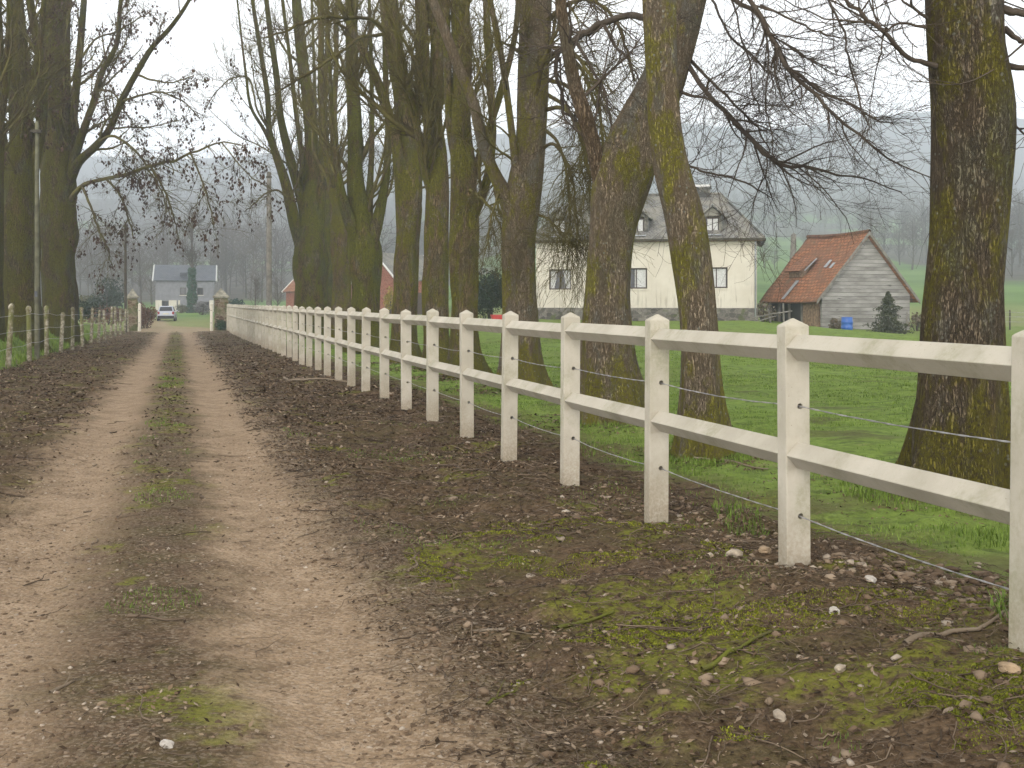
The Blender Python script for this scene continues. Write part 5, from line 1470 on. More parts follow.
def bare_tree_mesh(seed, h, spread, tw):
    r = np.random.default_rng(seed)
    P = np.array([[[0, 0, -0.3], [0.05 * h * r.normal() * 0.3, 0.02, h * 0.3], [0.1, 0.1, h * 0.65], [0.0, 0.1, h * 0.95]]])
    P = catmull(P[0], 14)[None]; Rd = np.linspace(0.022 * h, 0.004 * h, 14)[None]
    P1, R1 = spawn(P, Rd, 26, (0.3 * h * spread, 0.55 * h * spread), (25, 60), (0.22, 0.95), 0.2, 0.12, 9, 0.5, 0.2, 0.02, r)
    P2, R2 = spawn(P1, R1, 170, (0.12 * h, 0.26 * h), (25, 60), (0.25, 1), 0.12, 0.16, 6, 0.55, 0.06, 0.015, r)
    P3, R3 = spawn(P2, R2, tw, (0.05 * h, 0.13 * h), (25, 60), (0.2, 1), 0.08, 0.2, 4, 0.6, 0.03, 0.012, r)
    return tubes(P, Rd, 8), merge([tubes(P1, R1, 5), tubes(P2, R2, 4), tubes(P3, R3, 3)])


protos = []
for i in range(4):
    tm, cm = bare_tree_mesh(200 + i, (9, 11, 8, 12)[i], (0.9, 0.75, 1.0, 0.6)[i], 900)
    t = np_mesh('trunk', *tm, M['twig'], None, smooth=True); c = np_mesh('crown', *cm, M['wood_far'], None)
    protos.append((t, c))
FT = [
    # px, Y, scale, kind, label, group
    (764, 235, .62, 0, 'thin hazy tree at the field edge between the cream house and the barn', None),
    (775, 228, .60, 2, 'small round hazy tree just left of the dead stump behind the barn', None),
    (752, 300, .8, 0, 'hazy bare tree touching the right end of the slate roofed cream house', None),
    (806, 330, .85, 1, 'faint bare tree above the barn ridge', None),
    (872, 210, .85, 3, None, 'bare trees on the slope behind the barn'), (884, 230, .95, 0, None, 'bare trees on the slope behind the barn'),
    (900, 250, 1.0, 2, None, 'bare trees on the slope behind the barn'), (912, 225, .9, 1, None, 'bare trees on the slope behind the barn'),
    (926, 260, 1.0, 3, None, 'bare trees on the slope behind the barn'), (858, 280, .9, 2, None, 'bare trees on the slope behind the barn'),
    (1012, 200, .95, 0, None, 'bare trees beyond the field at the right edge'), (1030, 190, 1.0, 2, None, 'bare trees beyond the field at the right edge'), (1000, 230, 1.1, 1, None, 'bare trees beyond the field at the right edge'),
    (1020, 240, 1.2, 3, None, 'bare trees beyond the field at the right edge'), (1045, 215, 1.1, 0, None, 'bare trees beyond the field at the right edge'),
    (152, 190, 1.1, 2, None, 'bare trees behind the slate roofed house'), (168, 205, 1.2, 0, None, 'bare trees behind the slate roofed house'), (183, 215, 1.2, 1, None, 'bare trees behind the slate roofed house'),
    (210, 200, 1.25, 2, None, 'bare trees behind the slate roofed house'), (226, 225, 1.2, 3, None, 'bare trees behind the slate roofed house'), (246, 210, 1.0, 0, None, 'bare trees behind the slate roofed house'),
    (140, 170, .95, 1, None, 'bare trees behind the slate roofed house'), (262, 190, .9, 2, None, 'bare trees behind the slate roofed house'),
    (118, 150, .8, 2, 'low spreading bare tree above the olive bush behind the left fence', None),
    (255, 120, .42, 0, 'small bare tree beside the tall pale pole', None),
    (277, 130, .5, 2, 'small bare tree between the tall pale pole and the red brick gable', None),
]
used = set()
fr = np.random.default_rng(5)
for px, Y, s, k, lab, grp in FT:
    x = (px - 512) / F * Y
    o = empty('bare_tree', (x, Y, hz(x, Y) - 0.1), fr.random() * 6)
    s2 = s * (0.92 + 0.16 * fr.random()); o.scale = (s2, s2, s2)
    tag(o, lab or {'bare trees on the slope behind the barn': 'hazy leafless tree in the clump on the slope behind the barn',
                   'bare trees beyond the field at the right edge': 'hazy leafless tree beyond the green field at the right edge',
                   'bare trees behind the slate roofed house': 'hazy leafless tree in the clump behind the slate roofed house'}[grp], 'tree', grp)
    for pr_ in protos[k]:
        c = pr_ if k not in used else pr_.copy()
        if k in used: COL.objects.link(c)
        c.parent = o
    used.add(k)

# ivy column and its bare top in front of the slate house
x = (192 - 512) / F * 140; o = empty('ivy_clad_tree', (x, 140, hz(x, 140))); tag(o, 'tall bare tree with ivy covered trunk in front of the slate house', 'tree')
r = np.random.default_rng(61)
a = r.random(2600) * 2 * PI; zz = r.random(2600) * 5.6; rr = (0.38 + 0.22 * r.random(2600)) * (1.25 - 0.1 * zz) * (1 + 0.15 * np.sin(zz * 4))
p = np.stack([rr * np.cos(a), rr * np.sin(a), zz], 1)
n_ = norm(r.normal(size=p.shape)); s1 = norm(np.cross(n_, r.normal(size=p.shape))); s2 = np.cross(n_, s1)
V = np.stack([p - s1 * .12, p - s2 * .08, p + s1 * .12, p + s2 * .08], 1).reshape(-1, 3)
np_mesh('ivy', V, np.arange(len(V)).reshape(-1, 4), None, M['ivy'], o)
P = catmull([(0, 0, -.3), (0.05, 0, 4), (-0.05, 0.1, 8), (0.1, 0, 12.5)], 16)[None]; Rd = np.linspace(.3, .05, 16)[None]
np_mesh('trunk', *tubes(P, Rd, 8), M['twig'], o, smooth=True)
P1, R1 = spawn(P, Rd, 30, (1.5, 3.5), (25, 55), (.4, 1), .2, .12, 8, .5, .1, .03, r); P2, R2 = spawn(P1, R1, 260, (.6, 1.8), (25, 60), (.2, 1), .1, .15, 5, .6, .04, .02, r); P3, R3 = spawn(P2, R2, 900, (.3, .9), (25, 60), (.2, 1), .1, .15, 4, .6, .03, .014, r)
np_mesh('crown', *merge([tubes(P1, R1, 5), tubes(P2, R2, 4), tubes(P3, R3, 3)]), M['twig'], o)

# dead stump behind the barn
x = (793.5 - 512) / F * 82; g = hz(x, 82); o = empty('dead_tree_stump', (x, 82, g)); tag(o, 'tall bare brown stump rising behind the barn roof', 'stump')
P = catmull([(0, 0, -.3), (0.03, 0, 2.5), (-.04, 0, 5.0), (0.02, 0, CZ + (302 - 235) / F * 82 - g)], 20); np_mesh('trunk', *rough_tube(P, np.linspace(.34, .20, 20), 16, .16, .5, 3.3), M['polewood'], o, smooth=True)
P1, R1 = spawn(P[None], np.linspace(.4, .26, 20)[None], 6, (.25, .6), (40, 70), (.5, .95), .3, .1, 5, .3, .06, .03, r); np_mesh('branch_stub', *tubes(P1, R1, 6), M['bark_mid'], o, smooth=True)
# leaning stake at the barn corner
x = (906 - 512) / F * 58.5; o = empty('wooden_stake', (x, 58.5, hz(x, 58.5))); tag(o, 'pale leaning stake at the right corner of the barn', 'stake')
b = MB(); b.tube([(0, 0, -.2), (0.02, 0, .5), (0.06, 0.02, 1.05), (0.065, 0.02, 1.12)], [.05, .05, .045, .02], 8); b.build('shaft', M['polewood'], o, smooth=True)
# rails and debris of the old pen beside the barn
x = (783 - 512) / F * 59; o = empty('broken_rail_pen', (x, 59, hz(x, 59))); tag(o, 'broken pole rail pen in front of the dark barn doorway', 'pen')
for i, (px0, py0, px1, py1, w) in enumerate(((752, 318, 792, 311, .035), (757, 322, 776, 316, .03), (768, 309, 771, 326, .05), (783, 303, 784, 326, .05))):
    b = MB(); p0 = at(px0, py0, 59 + .1 * i) - np.array(o.location); p1 = at(px1, py1, 59 + .1 * i) - np.array(o.location)
    b.tube([p0, (p0 + p1) / 2 + np.array([0, 0, .03]), p1], w, 7); b.build('rail' if i < 2 else 'post', M['polewood'], o, smooth=True)

# field fence on the right
ff = empty('field_fence', (28.0, 66, hz(28, 66))); tag(ff, 'thin wire field fence with dark stakes crossing the green field at the far right', 'fence')
fp = []
for i in range(14):
    X = 26.5 + i * 3.0; Y = 66 + i * 0.6; fp.append(np.array([X - 28, Y - 66, hz(X, Y) - hz(28, 66)]))
    b = MB(); b.lathe([(.05, -.3), (.05, .9), (.045, 1.12), (.02, 1.16)], tuple(fp[-1]), 8); b.build('post', M['poledark'], ff, smooth=True)
for h in (.45, .75, 1.02):
    b = MB(); b.tube([p + np.array([0, -.055, h]) for p in fp], .012, 4); b.build('wire', M['wire'], ff)

# ================================================================= FAR WOODLAND (one mass)
def woodland(name, label, n, xr, yr, h, seed, per=34, cond=None):
    r = np.random.default_rng(seed)
    Y = yr[0] + (yr[1] - yr[0]) * r.random(n * 3); X = (xr[0] + (xr[1] - xr[0]) * r.random(n * 3))
    X = X * Y / 600.0
    m = cond(X, Y) if cond is not None else np.ones_like(X, bool)
    X, Y = X[m][:n], Y[m][:n]; n = len(X)
    Z = height(X, Y, False)
    H = h[0] + (h[1] - h[0]) * r.random(n)
    lean = np.stack([r.normal(size=n) * .04, r.normal(size=n) * .04], 1)
    base = np.stack([X, Y, Z - .3], 1)
    top = base + np.stack([lean[:, 0] * H, lean[:, 1] * H, H], 1)
    P = np.stack([base, (base + top) / 2, top], 1); Rd = np.stack([H * .010, H * .008, H * .003], 1)
    parts = [tubes(P, Rd, 4)]
    t = .25 + .75 * r.random((n, per)); org = base[:, None] * (1 - t[..., None]) + top[:, None] * t[..., None]
    d = r.normal(size=(n, per, 3)); d[..., 2] = np.abs(d[..., 2]) * .9 + .5; d = norm(d)
    ln = (H[:, None] * (.42 - .26 * np.abs(t - .45)) * (.6 + .6 * r.random((n, per))))[..., None]
    d2 = norm(d + .25 * r.normal(size=d.shape))
    PP = np.stack([org, org + d * ln * .5, org + d * ln * .5 + d2 * ln * .5], 2).reshape(-1, 3, 3)
    RR = np.repeat(np.array([[.0045, .0035, .002]]), n * per, 0) * np.repeat(H, per)[:, None]
    parts.append(tubes(PP, RR, 3))
    q = PP[:, 1:].reshape(-1, 3)
    
    d3 = norm(np.repeat(d.reshape(-1, 3), 2, 0) + .8 * r.normal(size=q.shape)); l3 = np.repeat(np.repeat(H, per), 2)[:, None] * .13
    P3 = np.stack([q, q + d3 * l3 * .55, q + d3 * l3 + np.array([0, 0, .2])], 1); R3 = np.repeat(np.array([[.075, .06, .03]]), len(P3), 0)
    parts.append(tubes(P3, R3, 3, False))
    o = np_mesh(name, *merge(parts), M['wood_far'])
    return tag(o, label, 'woodland', None, 'stuff')


def edge_of(X, Y): return 195 + 240 * S((X + 20) / 50.0) - 185 * S((X / Y - .27) / .10) - 65 * S((X / Y - .37) / .06)
woodland('bare_woodland', 'hazy bare grey brown woodland covering the valley side', 1700, (-420, 420), (190, 720), (8, 14), 301, per=34,
         cond=lambda X, Y: (Y > edge_of(X, Y)) & (vnoise(X / 55.0 + 8, Y / 55.0) > -0.30))
woodland('distant_woodland', 'pale blue wooded ridge on the skyline', 2200, (-420, 420), (740, 1540), (10, 15), 302, per=12)


# ================================================================= NEAR GROUND COVER
def scatter_uy(n, u, y, r, dens=None):
    """n random points in lane coordinates, thinner with distance"""
    t = r.random(n); Y = y[0] * (y[1] / y[0]) ** t
    U = u[0] + (u[1] - u[0]) * r.random(n)
    X = U - K * Y
    if dens is not None:
        k = r.random(n) < dens(X, Y, U)
        X, Y, U = X[k], Y[k], U[k]
    return X, Y, U


def blades(X, Y, h, w, r, lean=.5, sub=0.01):
    n = len(X); Z = height(X, Y)
    b = np.stack([X, Y, Z - sub], 1)
    a = r.random(n) * 2 * PI; d = np.stack([np.cos(a), np.sin(a), 0 * a], 1); s = np.stack([-np.sin(a), np.cos(a), 0 * a], 1)
    hh = (h[0] + (h[1] - h[0]) * r.random(n))[:, None]; le = lean * hh * r.random((n, 1)); ww = w * (.6 + .8 * r.random((n, 1)))
    m = b + d * le * .35 + np.array([0, 0, 1]) * hh * .6; t = b + d * le + np.array([0, 0, 1]) * hh
    V = np.stack([b - s * ww, b + s * ww, m + s * ww * .7, m - s * ww * .7, t], 1).reshape(-1, 3)
    i = np.arange(n)[:, None] * 5
    return V, i + np.array([[0, 1, 2, 3]]), i + np.array([[3, 2, 4]])


r = np.random.default_rng(401)
# pasture grass
pn = lambda X, Y: vnoise(X * .9 + 3, Y * .9) + .5 * vnoise(X * 3, Y * 3 + 5)
X, Y, U = scatter_uy(280000, (3.6, 17), (5.5, 40), r, lambda X, Y, U: np.clip(.6 + 2.2 * pn(X, Y), 0, 1) * S((U - 3.75 - .9 * vnoise(X * 1.3, Y * 1.3)) / 1.0))
sc = np.clip(Y / 12, .8, 2.2)
V, Q, T = blades(X, Y, (.015, .045), .0038 * sc[:, None], r, 1.1)
o = np_mesh('grass', V, Q, T, M['grass']); tag(o, 'short green pasture grass behind the white fence', 'grass', None, 'stuff')
# taller dark tufts near the fence line and the big trunk
tx, ty = [], []
for px_, Y_, r_ in ((953, 8.6, .62), (704, 11, .36), (612, 14, .5), (520, 19.5, .48)):
    m_ = 1500; an = r.random(m_) * 2 * PI; q_ = r_ * (.85 + .55 * r.random(m_)); tx.append((px_ - 512) / F * Y_ + q_ * np.cos(an)); ty.append(Y_ + q_ * np.sin(an))
X, Y, U = scatter_uy(34000, (3.3, 6.5), (4.5, 14), r, lambda X, Y, U: (vnoise(X * 1.3 + 31, Y * 1.3) > .16) * 1.0)
V, Q, T = blades(np.concatenate([X] + tx), np.concatenate([Y] + ty), (.025, .085), .0035, r, 1.1)
o = np_mesh('grass_tufts', V, Q, T, M['grass']); tag(o, 'ragged green grass tufts under the white fence', 'grass', None, 'stuff')
# left grass
X, Y, U = scatter_uy(40000, (-14, -4.0), (16, 60), r)
V, Q, T = blades(X, Y, (.06, .2), .012, r)
o = np_mesh('grass', V, Q, T, M['grass']); tag(o, 'green grass behind the old wire fence on the left', 'grass', None, 'stuff')
# small green tufts on the middle strip and the verges
X1, Y1, U1 = scatter_uy(26000, (-.42, .12), (3.2, 40), r, lambda X, Y, U: (vnoise(X * 2.2 + 50, Y * 1.6) > .2) * .9)
X2, Y2, U2 = scatter_uy(30000, (1.2, 3.6), (3.2, 14), r, lambda X, Y, U: (vnoise(X * 1.9 + 70, Y * 1.9 + 11) > .25) * .8)
X3, Y3, U3 = scatter_uy(9000, (-4, -1.5), (8, 40), r, lambda X, Y, U: (vnoise(X * 1.3 + 90, Y * 1.3) > .27) * .7)
X, Y = np.concatenate([X1, X2, X3]), np.concatenate([Y1, Y2, Y3])
V, Q, T = blades(X, Y, (.008, .035), .003 * np.clip(Y / 8, .8, 3)[:, None], r, .9)
o = np_mesh('weeds', V, Q, T, M['grass']); tag(o, 'tiny green weeds on the middle strip and verges', 'weeds', None, 'stuff')
# moss cushions on the near right bank
X, Y, U = scatter_uy(230000, (1.3, 3.6), (3.0, 8.5), r, lambda X, Y, U: (vnoise(X * 1.1 + 13, Y * 1.6 + 5) + .45 * vnoise(X * 4, Y * 5) > .24 - .34 * np.exp(-((U - 2.3) / .5) ** 2 - ((Y - 5.3) / .55) ** 2) - .3 * np.exp(-((U - 2.75) / .4) ** 2 - ((Y - 3.8) / .5) ** 2)) * 1.0)
V, Q, T = blades(X, Y, (.003, .011), .0032, r, 1.2, .002)
o = np_mesh('moss', V, Q, T, M['mossblade']); tag(o, 'yellow green moss on the near right bank', 'moss', None, 'stuff')


def flakes(X, Y, size, r, lift=.006, tilt=.5):
    n = len(X); Z = height(X, Y) + lift * r.random(n)
    c = np.stack([X, Y, Z + .003], 1)
    nn = norm(np.stack([r.normal(size=n) * tilt, r.normal(size=n) * tilt, np.ones(n)], 1))
    s1 = norm(np.cross(nn, r.normal(size=(n, 3)))); s2 = np.cross(nn, s1)
    sz = (size[0] + (size[1] - size[0]) * r.random(n) ** 2)[:, None]
    cup = nn * sz * (.1 + .5 * r.random((n, 1)))
    V = np.stack([c - s1 * sz, c - s2 * sz * .5 + cup * .6, c + s1 * sz + cup, c + s2 * sz * .5 + cup * .6], 1).reshape(-1, 3)
    return V, np.arange(4 * n).reshape(-1, 4)


vd = lambda X, Y, U: np.where(U > 0, S((U - .7 - .5 * vnoise(X * 2, Y * 2)) / .9), S((-1.0 - U - .5 * vnoise(X * 2, Y * 2)) / .9)) * np.clip(.8 + 1.3 * vnoise(X * .8, Y * .8 + 40), .15, 1)
X1, Y1, U1 = scatter_uy(130000, (.7, 4.0), (3.0, 70), r, vd); X2, Y2, U2 = scatter_uy(80000, (-4.2, -1.0), (5, 70), r, vd)
TB = [(953, 8.6, .62), (704, 11, .36), (612, 14, .5), (520, 19.5, .48), (466, 23, .48), (437, 26, .45), (405, 29, .45)]
tbx, tby = [], []
for px_, Y_, r_ in TB:
    m_ = 2600; an = r.random(m_) * 2 * PI; q_ = r_ * (.8 + 1.9 * r.random(m_) ** 1.7); tbx.append((px_ - 512) / F * Y_ + q_ * np.cos(an)); tby.append(Y_ + q_ * np.sin(an))
X3, Y3, U3 = scatter_uy(16000, (-.65, .35), (3.0, 70), r, lambda X, Y, U: np.exp(-((U + .15 + .3 * vnoise(X * 1.5, Y * 1.5)) / .24) ** 2) * np.clip(.55 + 1.5 * vnoise(X, Y * .7 + 9), .1, 1))
X, Y = np.concatenate([X1, X2, X3] + tbx), np.concatenate([Y1, Y2, Y3] + tby)
V, Q = flakes(X, Y, (.006, .024), r, .005, .28)
V3 = V.reshape(-1, 4, 3); ctr = V3.mean(1, keepdims=True); V = (ctr + (V3 - ctr) * np.clip(Y / 9, .8, 2.2)[:, None, None]).reshape(-1, 3)
o = np_mesh('leaf_litter', V, Q, None, M['litter']); tag(o, 'dark brown dead leaf litter along both verges', 'leaf litter', None, 'stuff')


def pebbles(X, Y, size, r, sink=.35):
    n = len(X)
    base = np.array([[0, 0, 1.0], [.89, 0, .45], [.28, .85, .45], [-.72, .53, .45], [-.72, -.53, .45], [.28, -.85, .45], [.72, .53, -.45], [-.28, .85, -.45], [-.89, 0, -.45], [-.28, -.85, -.45], [.72, -.53, -.45], [0, 0, -1]])
    fc = np.array([[0, 1, 2], [0, 2, 3], [0, 3, 4], [0, 4, 5], [0, 5, 1], [1, 6, 2], [2, 7, 3], [3, 8, 4], [4, 9, 5], [5, 10, 1], [2, 6, 7], [3, 7, 8], [4, 8, 9], [5, 9, 10], [1, 10, 6], [11, 7, 6], [11, 8, 7], [11, 9, 8], [11, 10, 9], [11, 6, 10]])
    sz = (size[0] + (size[1] - size[0]) * r.random(n) ** 3)
    V = base[None] * (.45 + 1.0 * r.random((n, 12, 1))) * np.stack([1 + .5 * r.random(n), .7 + .4 * r.random(n), .45 + .3 * r.random(n)], 1)[:, None] * sz[:, None, None]
    a = r.random(n) * 2 * PI; ca, sa = np.cos(a)[:, None], np.sin(a)[:, None]
    V = np.stack([V[..., 0] * ca - V[..., 1] * sa, V[..., 0] * sa + V[..., 1] * ca, V[..., 2]], -1)
    V += np.stack([X, Y, height(X, Y) + sz * (.5 - sink)], 1)[:, None]
    return V.reshape(-1, 3), (np.arange(n)[:, None, None] * 12 + fc[None]).reshape(-1, 3)


X1, Y1, _ = scatter_uy(4200, (2.3, 3.9), (4.2, 9), r, lambda X, Y, U: np.clip(.35 + 2.4 * vnoise(X * 1.4 + 5, Y * 1.4 + 8), .05, 1) * S((U - 2.2) / .8))
X2, Y2, _ = scatter_uy(9000, (.6, 1.7), (3.0, 12), r, lambda X, Y, U: np.clip(.5 + 1.6 * vnoise(X * 1.2 + 15, Y * 1.2), .05, 1))
X3, Y3, _ = scatter_uy(17000, (-1.3, .9), (3.0, 14), r, lambda X, Y, U: np.clip(.4 + 1.6 * vnoise(X * 1.2 + 25, Y * 1.2), .05, 1))
X4, Y4, _ = scatter_uy(1500, (1.0, 3.5), (3.0, 13), r)
V1, T1 = pebbles(np.concatenate([X1, X4]), np.concatenate([Y1, Y4]), (.004, .030), r, .45); V2, T2 = pebbles(np.concatenate([X2, X3]), np.concatenate([Y2, Y3]), (.003, .014), r, .5)
# a tumbled heap of flints at the foot of the nearest whole post
n = 620; tq = r.random(n); hx = 1.62 + 1.0 * tq + r.normal(size=n) * .12; hy = 5.95 - .75 * tq + r.normal(size=n) * .17
V3, T3 = pebbles(hx, hy, (.007, .034), r, .3)
o = np_mesh('gravel', np.concatenate([V1, V2, V3]), None, np.concatenate([T1, T2 + len(V1), T3 + len(V1) + len(V2)]), M['stone']); tag(o, 'loose flints and grit on the track edge and bank', 'gravel', None, 'stuff')

# fallen twigs
X1, Y1, _ = scatter_uy(2600, (.9, 4.2), (3.0, 22), r); X2, Y2, _ = scatter_uy(500, (-4, -1.2), (6, 30), r); X3, Y3, _ = scatter_uy(120, (-.9, .6), (3.0, 15), r)
X4, Y4, _ = scatter_uy(16000, (.85, 4.3), (3.0, 22), r, lambda X, Y, U: np.clip(.6 + 1.2 * vnoise(X * 1.5, Y * 1.5), .1, 1)); X5, Y5, _ = scatter_uy(4000, (-4, -1.2), (6, 30), r)
nb = len(X1) + len(X2) + len(X3)
X, Y = np.concatenate([X1, X2, X3, X4, X5]), np.concatenate([Y1, Y2, Y3, Y4, Y5]); n = len(X)
a = r.random(n) * 2 * PI; ln = .06 + .34 * r.random(n) ** 2.5
ln[nb:] = .015 + .075 * r.random(n - nb) ** 1.6
pts = []
ca = a.copy()
for k in range(6):
    pts.append(np.stack([X, Y, height(X, Y) + .006 + .012 * r.random(n)], 1)); ca = ca + r.normal(size=n) * .35
    X = X + np.cos(ca) * ln / 5; Y = Y + np.sin(ca) * ln / 5
P = np.stack(pts, 1); R0 = np.where(np.arange(n) < nb, .0015 + .0035 * r.random(n) ** 2, .001 + .0014 * r.random(n))[:, None] * np.clip(P[:, :1, 1] / 7, .8, 2) * np.linspace(1, .5, 6)[None]
o = np_mesh('fallen_twigs', *tubes(P, R0, 4), M['stick']); tag(o, 'thin dead twigs scattered over the leaf litter', 'twigs', None, 'stuff')


# larger single sticks and stones
def stick(label, pts, rad, mat, seed, fork=True):
    r = np.random.default_rng(seed)
    w = []
    for px, py in pts:                        # find the ground point under the picture point
        Y = 5.0
        for _ in range(40):
            x = (px - 512) / F * Y; Y = .5 * Y + .5 * (CZ - hz(x, Y)) * F / (py - 302)
        w.append(((px - 512) / F * Y, Y))
    c = catmull(np.array([(*p, hz(*p) + rad * .9) for p in w]), 12)
    c[:, 2] = height(c[:, 0], c[:, 1]) + rad * .8
    b0 = c[0].copy(); o = empty('fallen_stick', b0); tag(o, label, 'stick')
    np_mesh('stem', *rough_tube(c - b0, np.linspace(rad, rad * .45, 12), 8, .25, 0, seed), mat, o, smooth=True)
    P1, R1 = spawn((c - b0)[None], np.linspace(rad, rad * .45, 12)[None], 4 if fork else 2, (.08, .22), (25, 50), (.3, .95), 0.0, .1, 5, .5, .006, .002, r)
    P1[..., 2] = np.minimum(P1[..., 2], .05)
    np_mesh('side_twig', *tubes(P1, R1, 5), mat, o, smooth=True)


stick('bright mossy stick lying on the bank below the nearest whole fence post', [(702, 672), (722, 660), (748, 645), (782, 632)], .012, M['mossstick'], 1)
stick('thick mossy stick with tapered end in the middle of the right verge', [(558, 631), (580, 625), (600, 619), (614, 614)], .012, M['mossstick'], 2, False)
stick('long thin brown stick across the right verge left of the mossy patch', [(474, 632), (500, 631), (525, 626), (541, 621)], .007, M['palestick'], 3)
stick('crooked pale stick lying in the leaf litter beside the track', [(407, 573), (417, 567), (414, 559), (420, 553)], .007, M['palestick'], 4)
stick('long brown branch lying at the foot of the fence beyond the leaning trunk', [(284, 379), (305, 381), (330, 381), (348, 383)], .03, M['palestick'], 5)
stick('curved bough lying on the grass behind the second nearest whole post', [(672, 461), (705, 460), (735, 463), (768, 470)], .014, M['palestick'], 6, False)
stick('dark stick lying across the middle strip of the track', [(128, 617), (150, 618), (168, 621), (184, 620)], .008, M['stick'], 7)
stick('bleached stick pointing along the track at the lower left', [(50, 694), (60, 689), (70, 684), (76, 680)], .008, M['palestick'], 8, False)
stick('tangled root like stick leaning at the foot of the rightmost post', [(905, 646), (945, 636), (985, 628), (1006, 612)], .012, M['palestick'], 9)
stick('forked mossy twig near the bottom of the picture', [(487, 706), (497, 700), (508, 695), (518, 691)], .007, M['mossstick'], 10)


def stone(label, px, py, size, col, seed):
    r = np.random.default_rng(seed); Y = 5.0
    for _ in range(40):
        x = (px - 512) / F * Y; Y = .5 * Y + .5 * (CZ - hz(x, Y)) * F / (py - 302)
    b = bmesh.new(); bmesh.ops.create_icosphere(b, subdivisions=3, radius=1)
    me = bpy.data.meshes.new('loose_stone'); b.to_mesh(me); b.free()
    v = np.zeros(len(me.vertices) * 3, np.float32); me.vertices.foreach_get('co', v); v = v.reshape(-1, 3).astype(float)
    d = 1 + .55 * vnoise(v[:, 0] * 1.2 + seed, v[:, 1] * 1.2, v[:, 2] * 1.2) + .2 * vnoise(v[:, 0] * 3.5, v[:, 1] * 3.5 + seed, v[:, 2] * 3.5)
    v = np.round(v * d[:, None] * 6) / 6 * .35 + v * d[:, None] * .65
    v *= np.array([1, .7, .55]) * size
    me.vertices.foreach_set('co', v.astype(np.float32).ravel()); me.materials.append(col)
    o = bpy.data.objects.new('loose_stone', me); COL.objects.link(o)
    o.location = (x, Y, hz(x, Y) + size * .25); o.rotation_euler = (r.normal() * .2, r.normal() * .2, r.random() * 6)
    tag(o, label, 'stone')


M['whitestone'] = plain('white_chalk_stone', (0.55, 0.50, 0.43), 0.9, 0.25, 25, bump=.3)
M['tanstone'] = plain('tan_flint_stone', (0.36, 0.26, 0.16), 0.85, 0.35, 18, bump=.3)
M['palestone'] = plain('pale_stone', (0.42, 0.35, 0.26), 0.85, 0.3, 20, bump=.3)
stone('small white stone lying alone on the mossy bank', 834, 613, .032, M['whitestone'], 1)
stone('rounded tan stone below the fence in the earth', 765, 552, .045, M['tanstone'], 2)
stone('pale stone half sunk beside the bottom edge of the bank', 840, 671, .03, M['palestone'], 3)
stone('orange tan stone near the right edge below the rail', 1010, 672, .045, M['tanstone'], 4)
stone('white stone on the middle strip at the lower left', 167, 746, .026, M['whitestone'], 5)
stone('angular pale stone left of the nearest whole post', 735, 556, .05, M['palestone'], 6)
stone('cream stone right of the nearest whole post among the flints', 870, 582, .04, M['whitestone'], 7)
stone('buff stone on the dark litter in the lower middle', 780, 718, .03, M['palestone'], 8)

# ================================================================= HAZE, SKY, LIGHT, CAMERA
hb = MB(); hb.box((0, 870, 135), (5600, 1860, 278)); hz_o = hb.build('haze', M['dark']); tag(hz_o, kind='stuff')
hm = bpy.data.materials.new('haze_air'); hm.use_nodes = True; t = hm.node_tree; t.nodes.clear()
ou = t.nodes.new('ShaderNodeOutputMaterial'); pv = t.nodes.new('ShaderNodeVolumePrincipled')
pv.inputs['Color'].default_value = (0.875, 0.94, 1.0, 1); pv.inputs['Density'].default_value = 0.00125; pv.inputs['Anisotropy'].default_value = 0.4
t.links.new(pv.outputs[0], ou.inputs['Volume'])
hz_o.data.materials.clear(); hz_o.data.materials.append(hm)

EL, AZ = R_(36), R_(200)
w = bpy.data.worlds.new('World'); SC.world = w; w.use_nodes = True; t = w.node_tree; t.nodes.clear()
o = t.nodes.new('ShaderNodeOutputWorld'); bg_ = t.nodes.new('ShaderNodeBackground'); sky = t.nodes.new('ShaderNodeTexSky')
sky.sky_type = 'NISHITA'; sky.sun_disc = False; sky.sun_elevation = EL; sky.sun_rotation = AZ
tc = t.nodes.new('ShaderNodeTexCoord'); mp = t.nodes.new('ShaderNodeMapping'); mp.inputs['Scale'].default_value = (1, 1, 3.0)
nz = t.nodes.new('ShaderNodeTexNoise'); nz.inputs['Scale'].default_value = 2.2; nz.inputs['Detail'].default_value = 5
cr = t.nodes.new('ShaderNodeValToRGB'); cr.color_ramp.elements[0].position = .3; cr.color_ramp.elements[1].position = .7
CL = 10.2
cr.color_ramp.elements[0].color = (CL * .94, CL * .91, CL * .92, 1); cr.color_ramp.elements[1].color = (CL * 1.06, CL * 1.03, CL * 1.01, 1)
mx = t.nodes.new('ShaderNodeMix'); mx.data_type = 'RGBA'; mx.inputs[0].default_value = 0.92
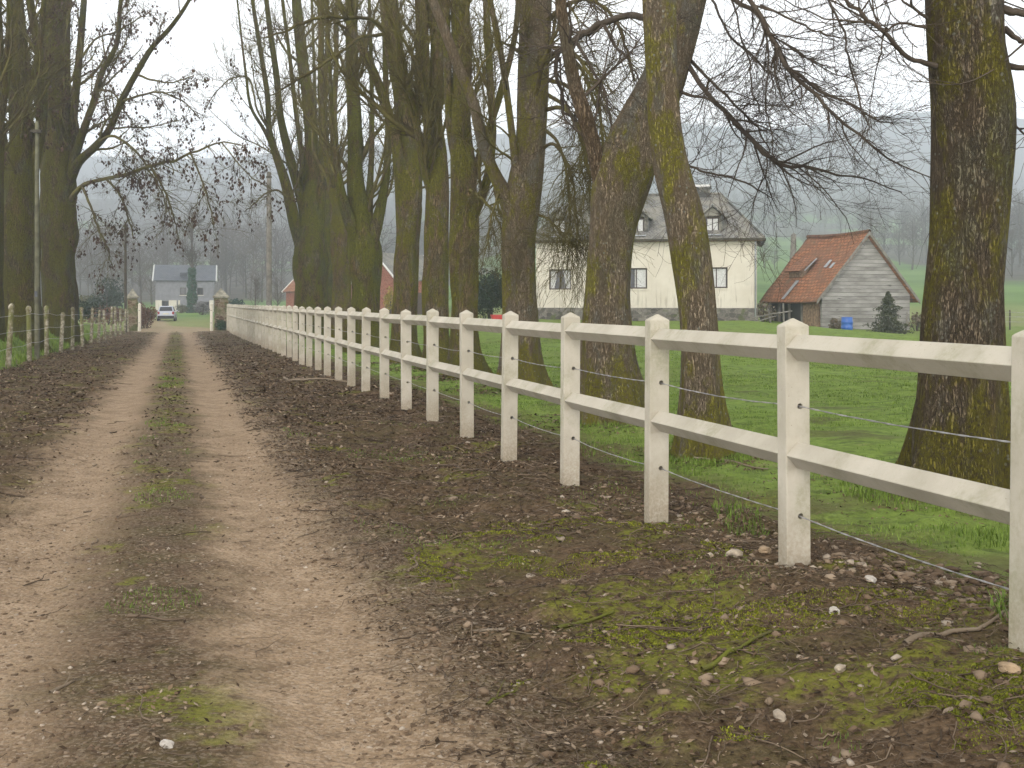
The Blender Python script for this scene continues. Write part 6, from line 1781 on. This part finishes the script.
t.links.new(tc.outputs['Generated'], mp.inputs[0]); t.links.new(mp.outputs[0], nz.inputs['Vector']); t.links.new(nz.outputs['Fac'], cr.inputs[0])
sx = t.nodes.new('ShaderNodeSeparateXYZ'); t.links.new(tc.outputs['Generated'], sx.inputs[0])
hr = t.nodes.new('ShaderNodeMapRange'); hr.interpolation_type = 'SMOOTHSTEP'
for i_, v_ in enumerate((0.02, 0.42, 3.2, 0.58)): hr.inputs[i_ + 1].default_value = v_
t.links.new(sx.outputs[2], hr.inputs[0])
vs_ = t.nodes.new('ShaderNodeVectorMath'); vs_.operation = 'SCALE'; t.links.new(cr.outputs[0], vs_.inputs[0]); t.links.new(hr.outputs[0], vs_.inputs['Scale'])
t.links.new(sky.outputs[0], mx.inputs[6]); t.links.new(vs_.outputs[0], mx.inputs[7]); t.links.new(mx.outputs[2], bg_.inputs[0])
bg_.inputs[1].default_value = 0.10; t.links.new(bg_.outputs[0], o.inputs[0])

sl = bpy.data.lights.new('sun', 'SUN'); sl.energy = 1.05; sl.angle = R_(25); sl.color = (1.0, 0.95, 0.88)
so = bpy.data.objects.new('sun', sl); COL.objects.link(so)
sd = Vector((math.sin(AZ) * math.cos(EL), math.cos(AZ) * math.cos(EL), math.sin(EL)))
so.rotation_euler = sd.to_track_quat('Z', 'Y').to_euler()
so.location = (-10, -10, 30)

cam = bpy.data.cameras.new('camera'); co = bpy.data.objects.new('camera', cam); COL.objects.link(co)
co.location = (0, 0, CZ); co.rotation_euler = (R_(90), 0, 0)
cam.sensor_width = 36.0; cam.lens = 36.0 * F / 1024.0; cam.shift_y = -82.0 / 1024.0
cam.clip_start = 0.05; cam.clip_end = 6000
SC.camera = co
SC.view_settings.view_transform = 'Standard'; SC.view_settings.look = 'None'; SC.view_settings.gamma = 1.0; SC.view_settings.exposure = 0.85
SC.cycles.use_denoising = True; SC.cycles.max_bounces = 10; SC.cycles.diffuse_bounces = 3; SC.cycles.volume_bounces = 6; SC.cycles.transparent_max_bounces = 8
SC.render.film_transparent = False
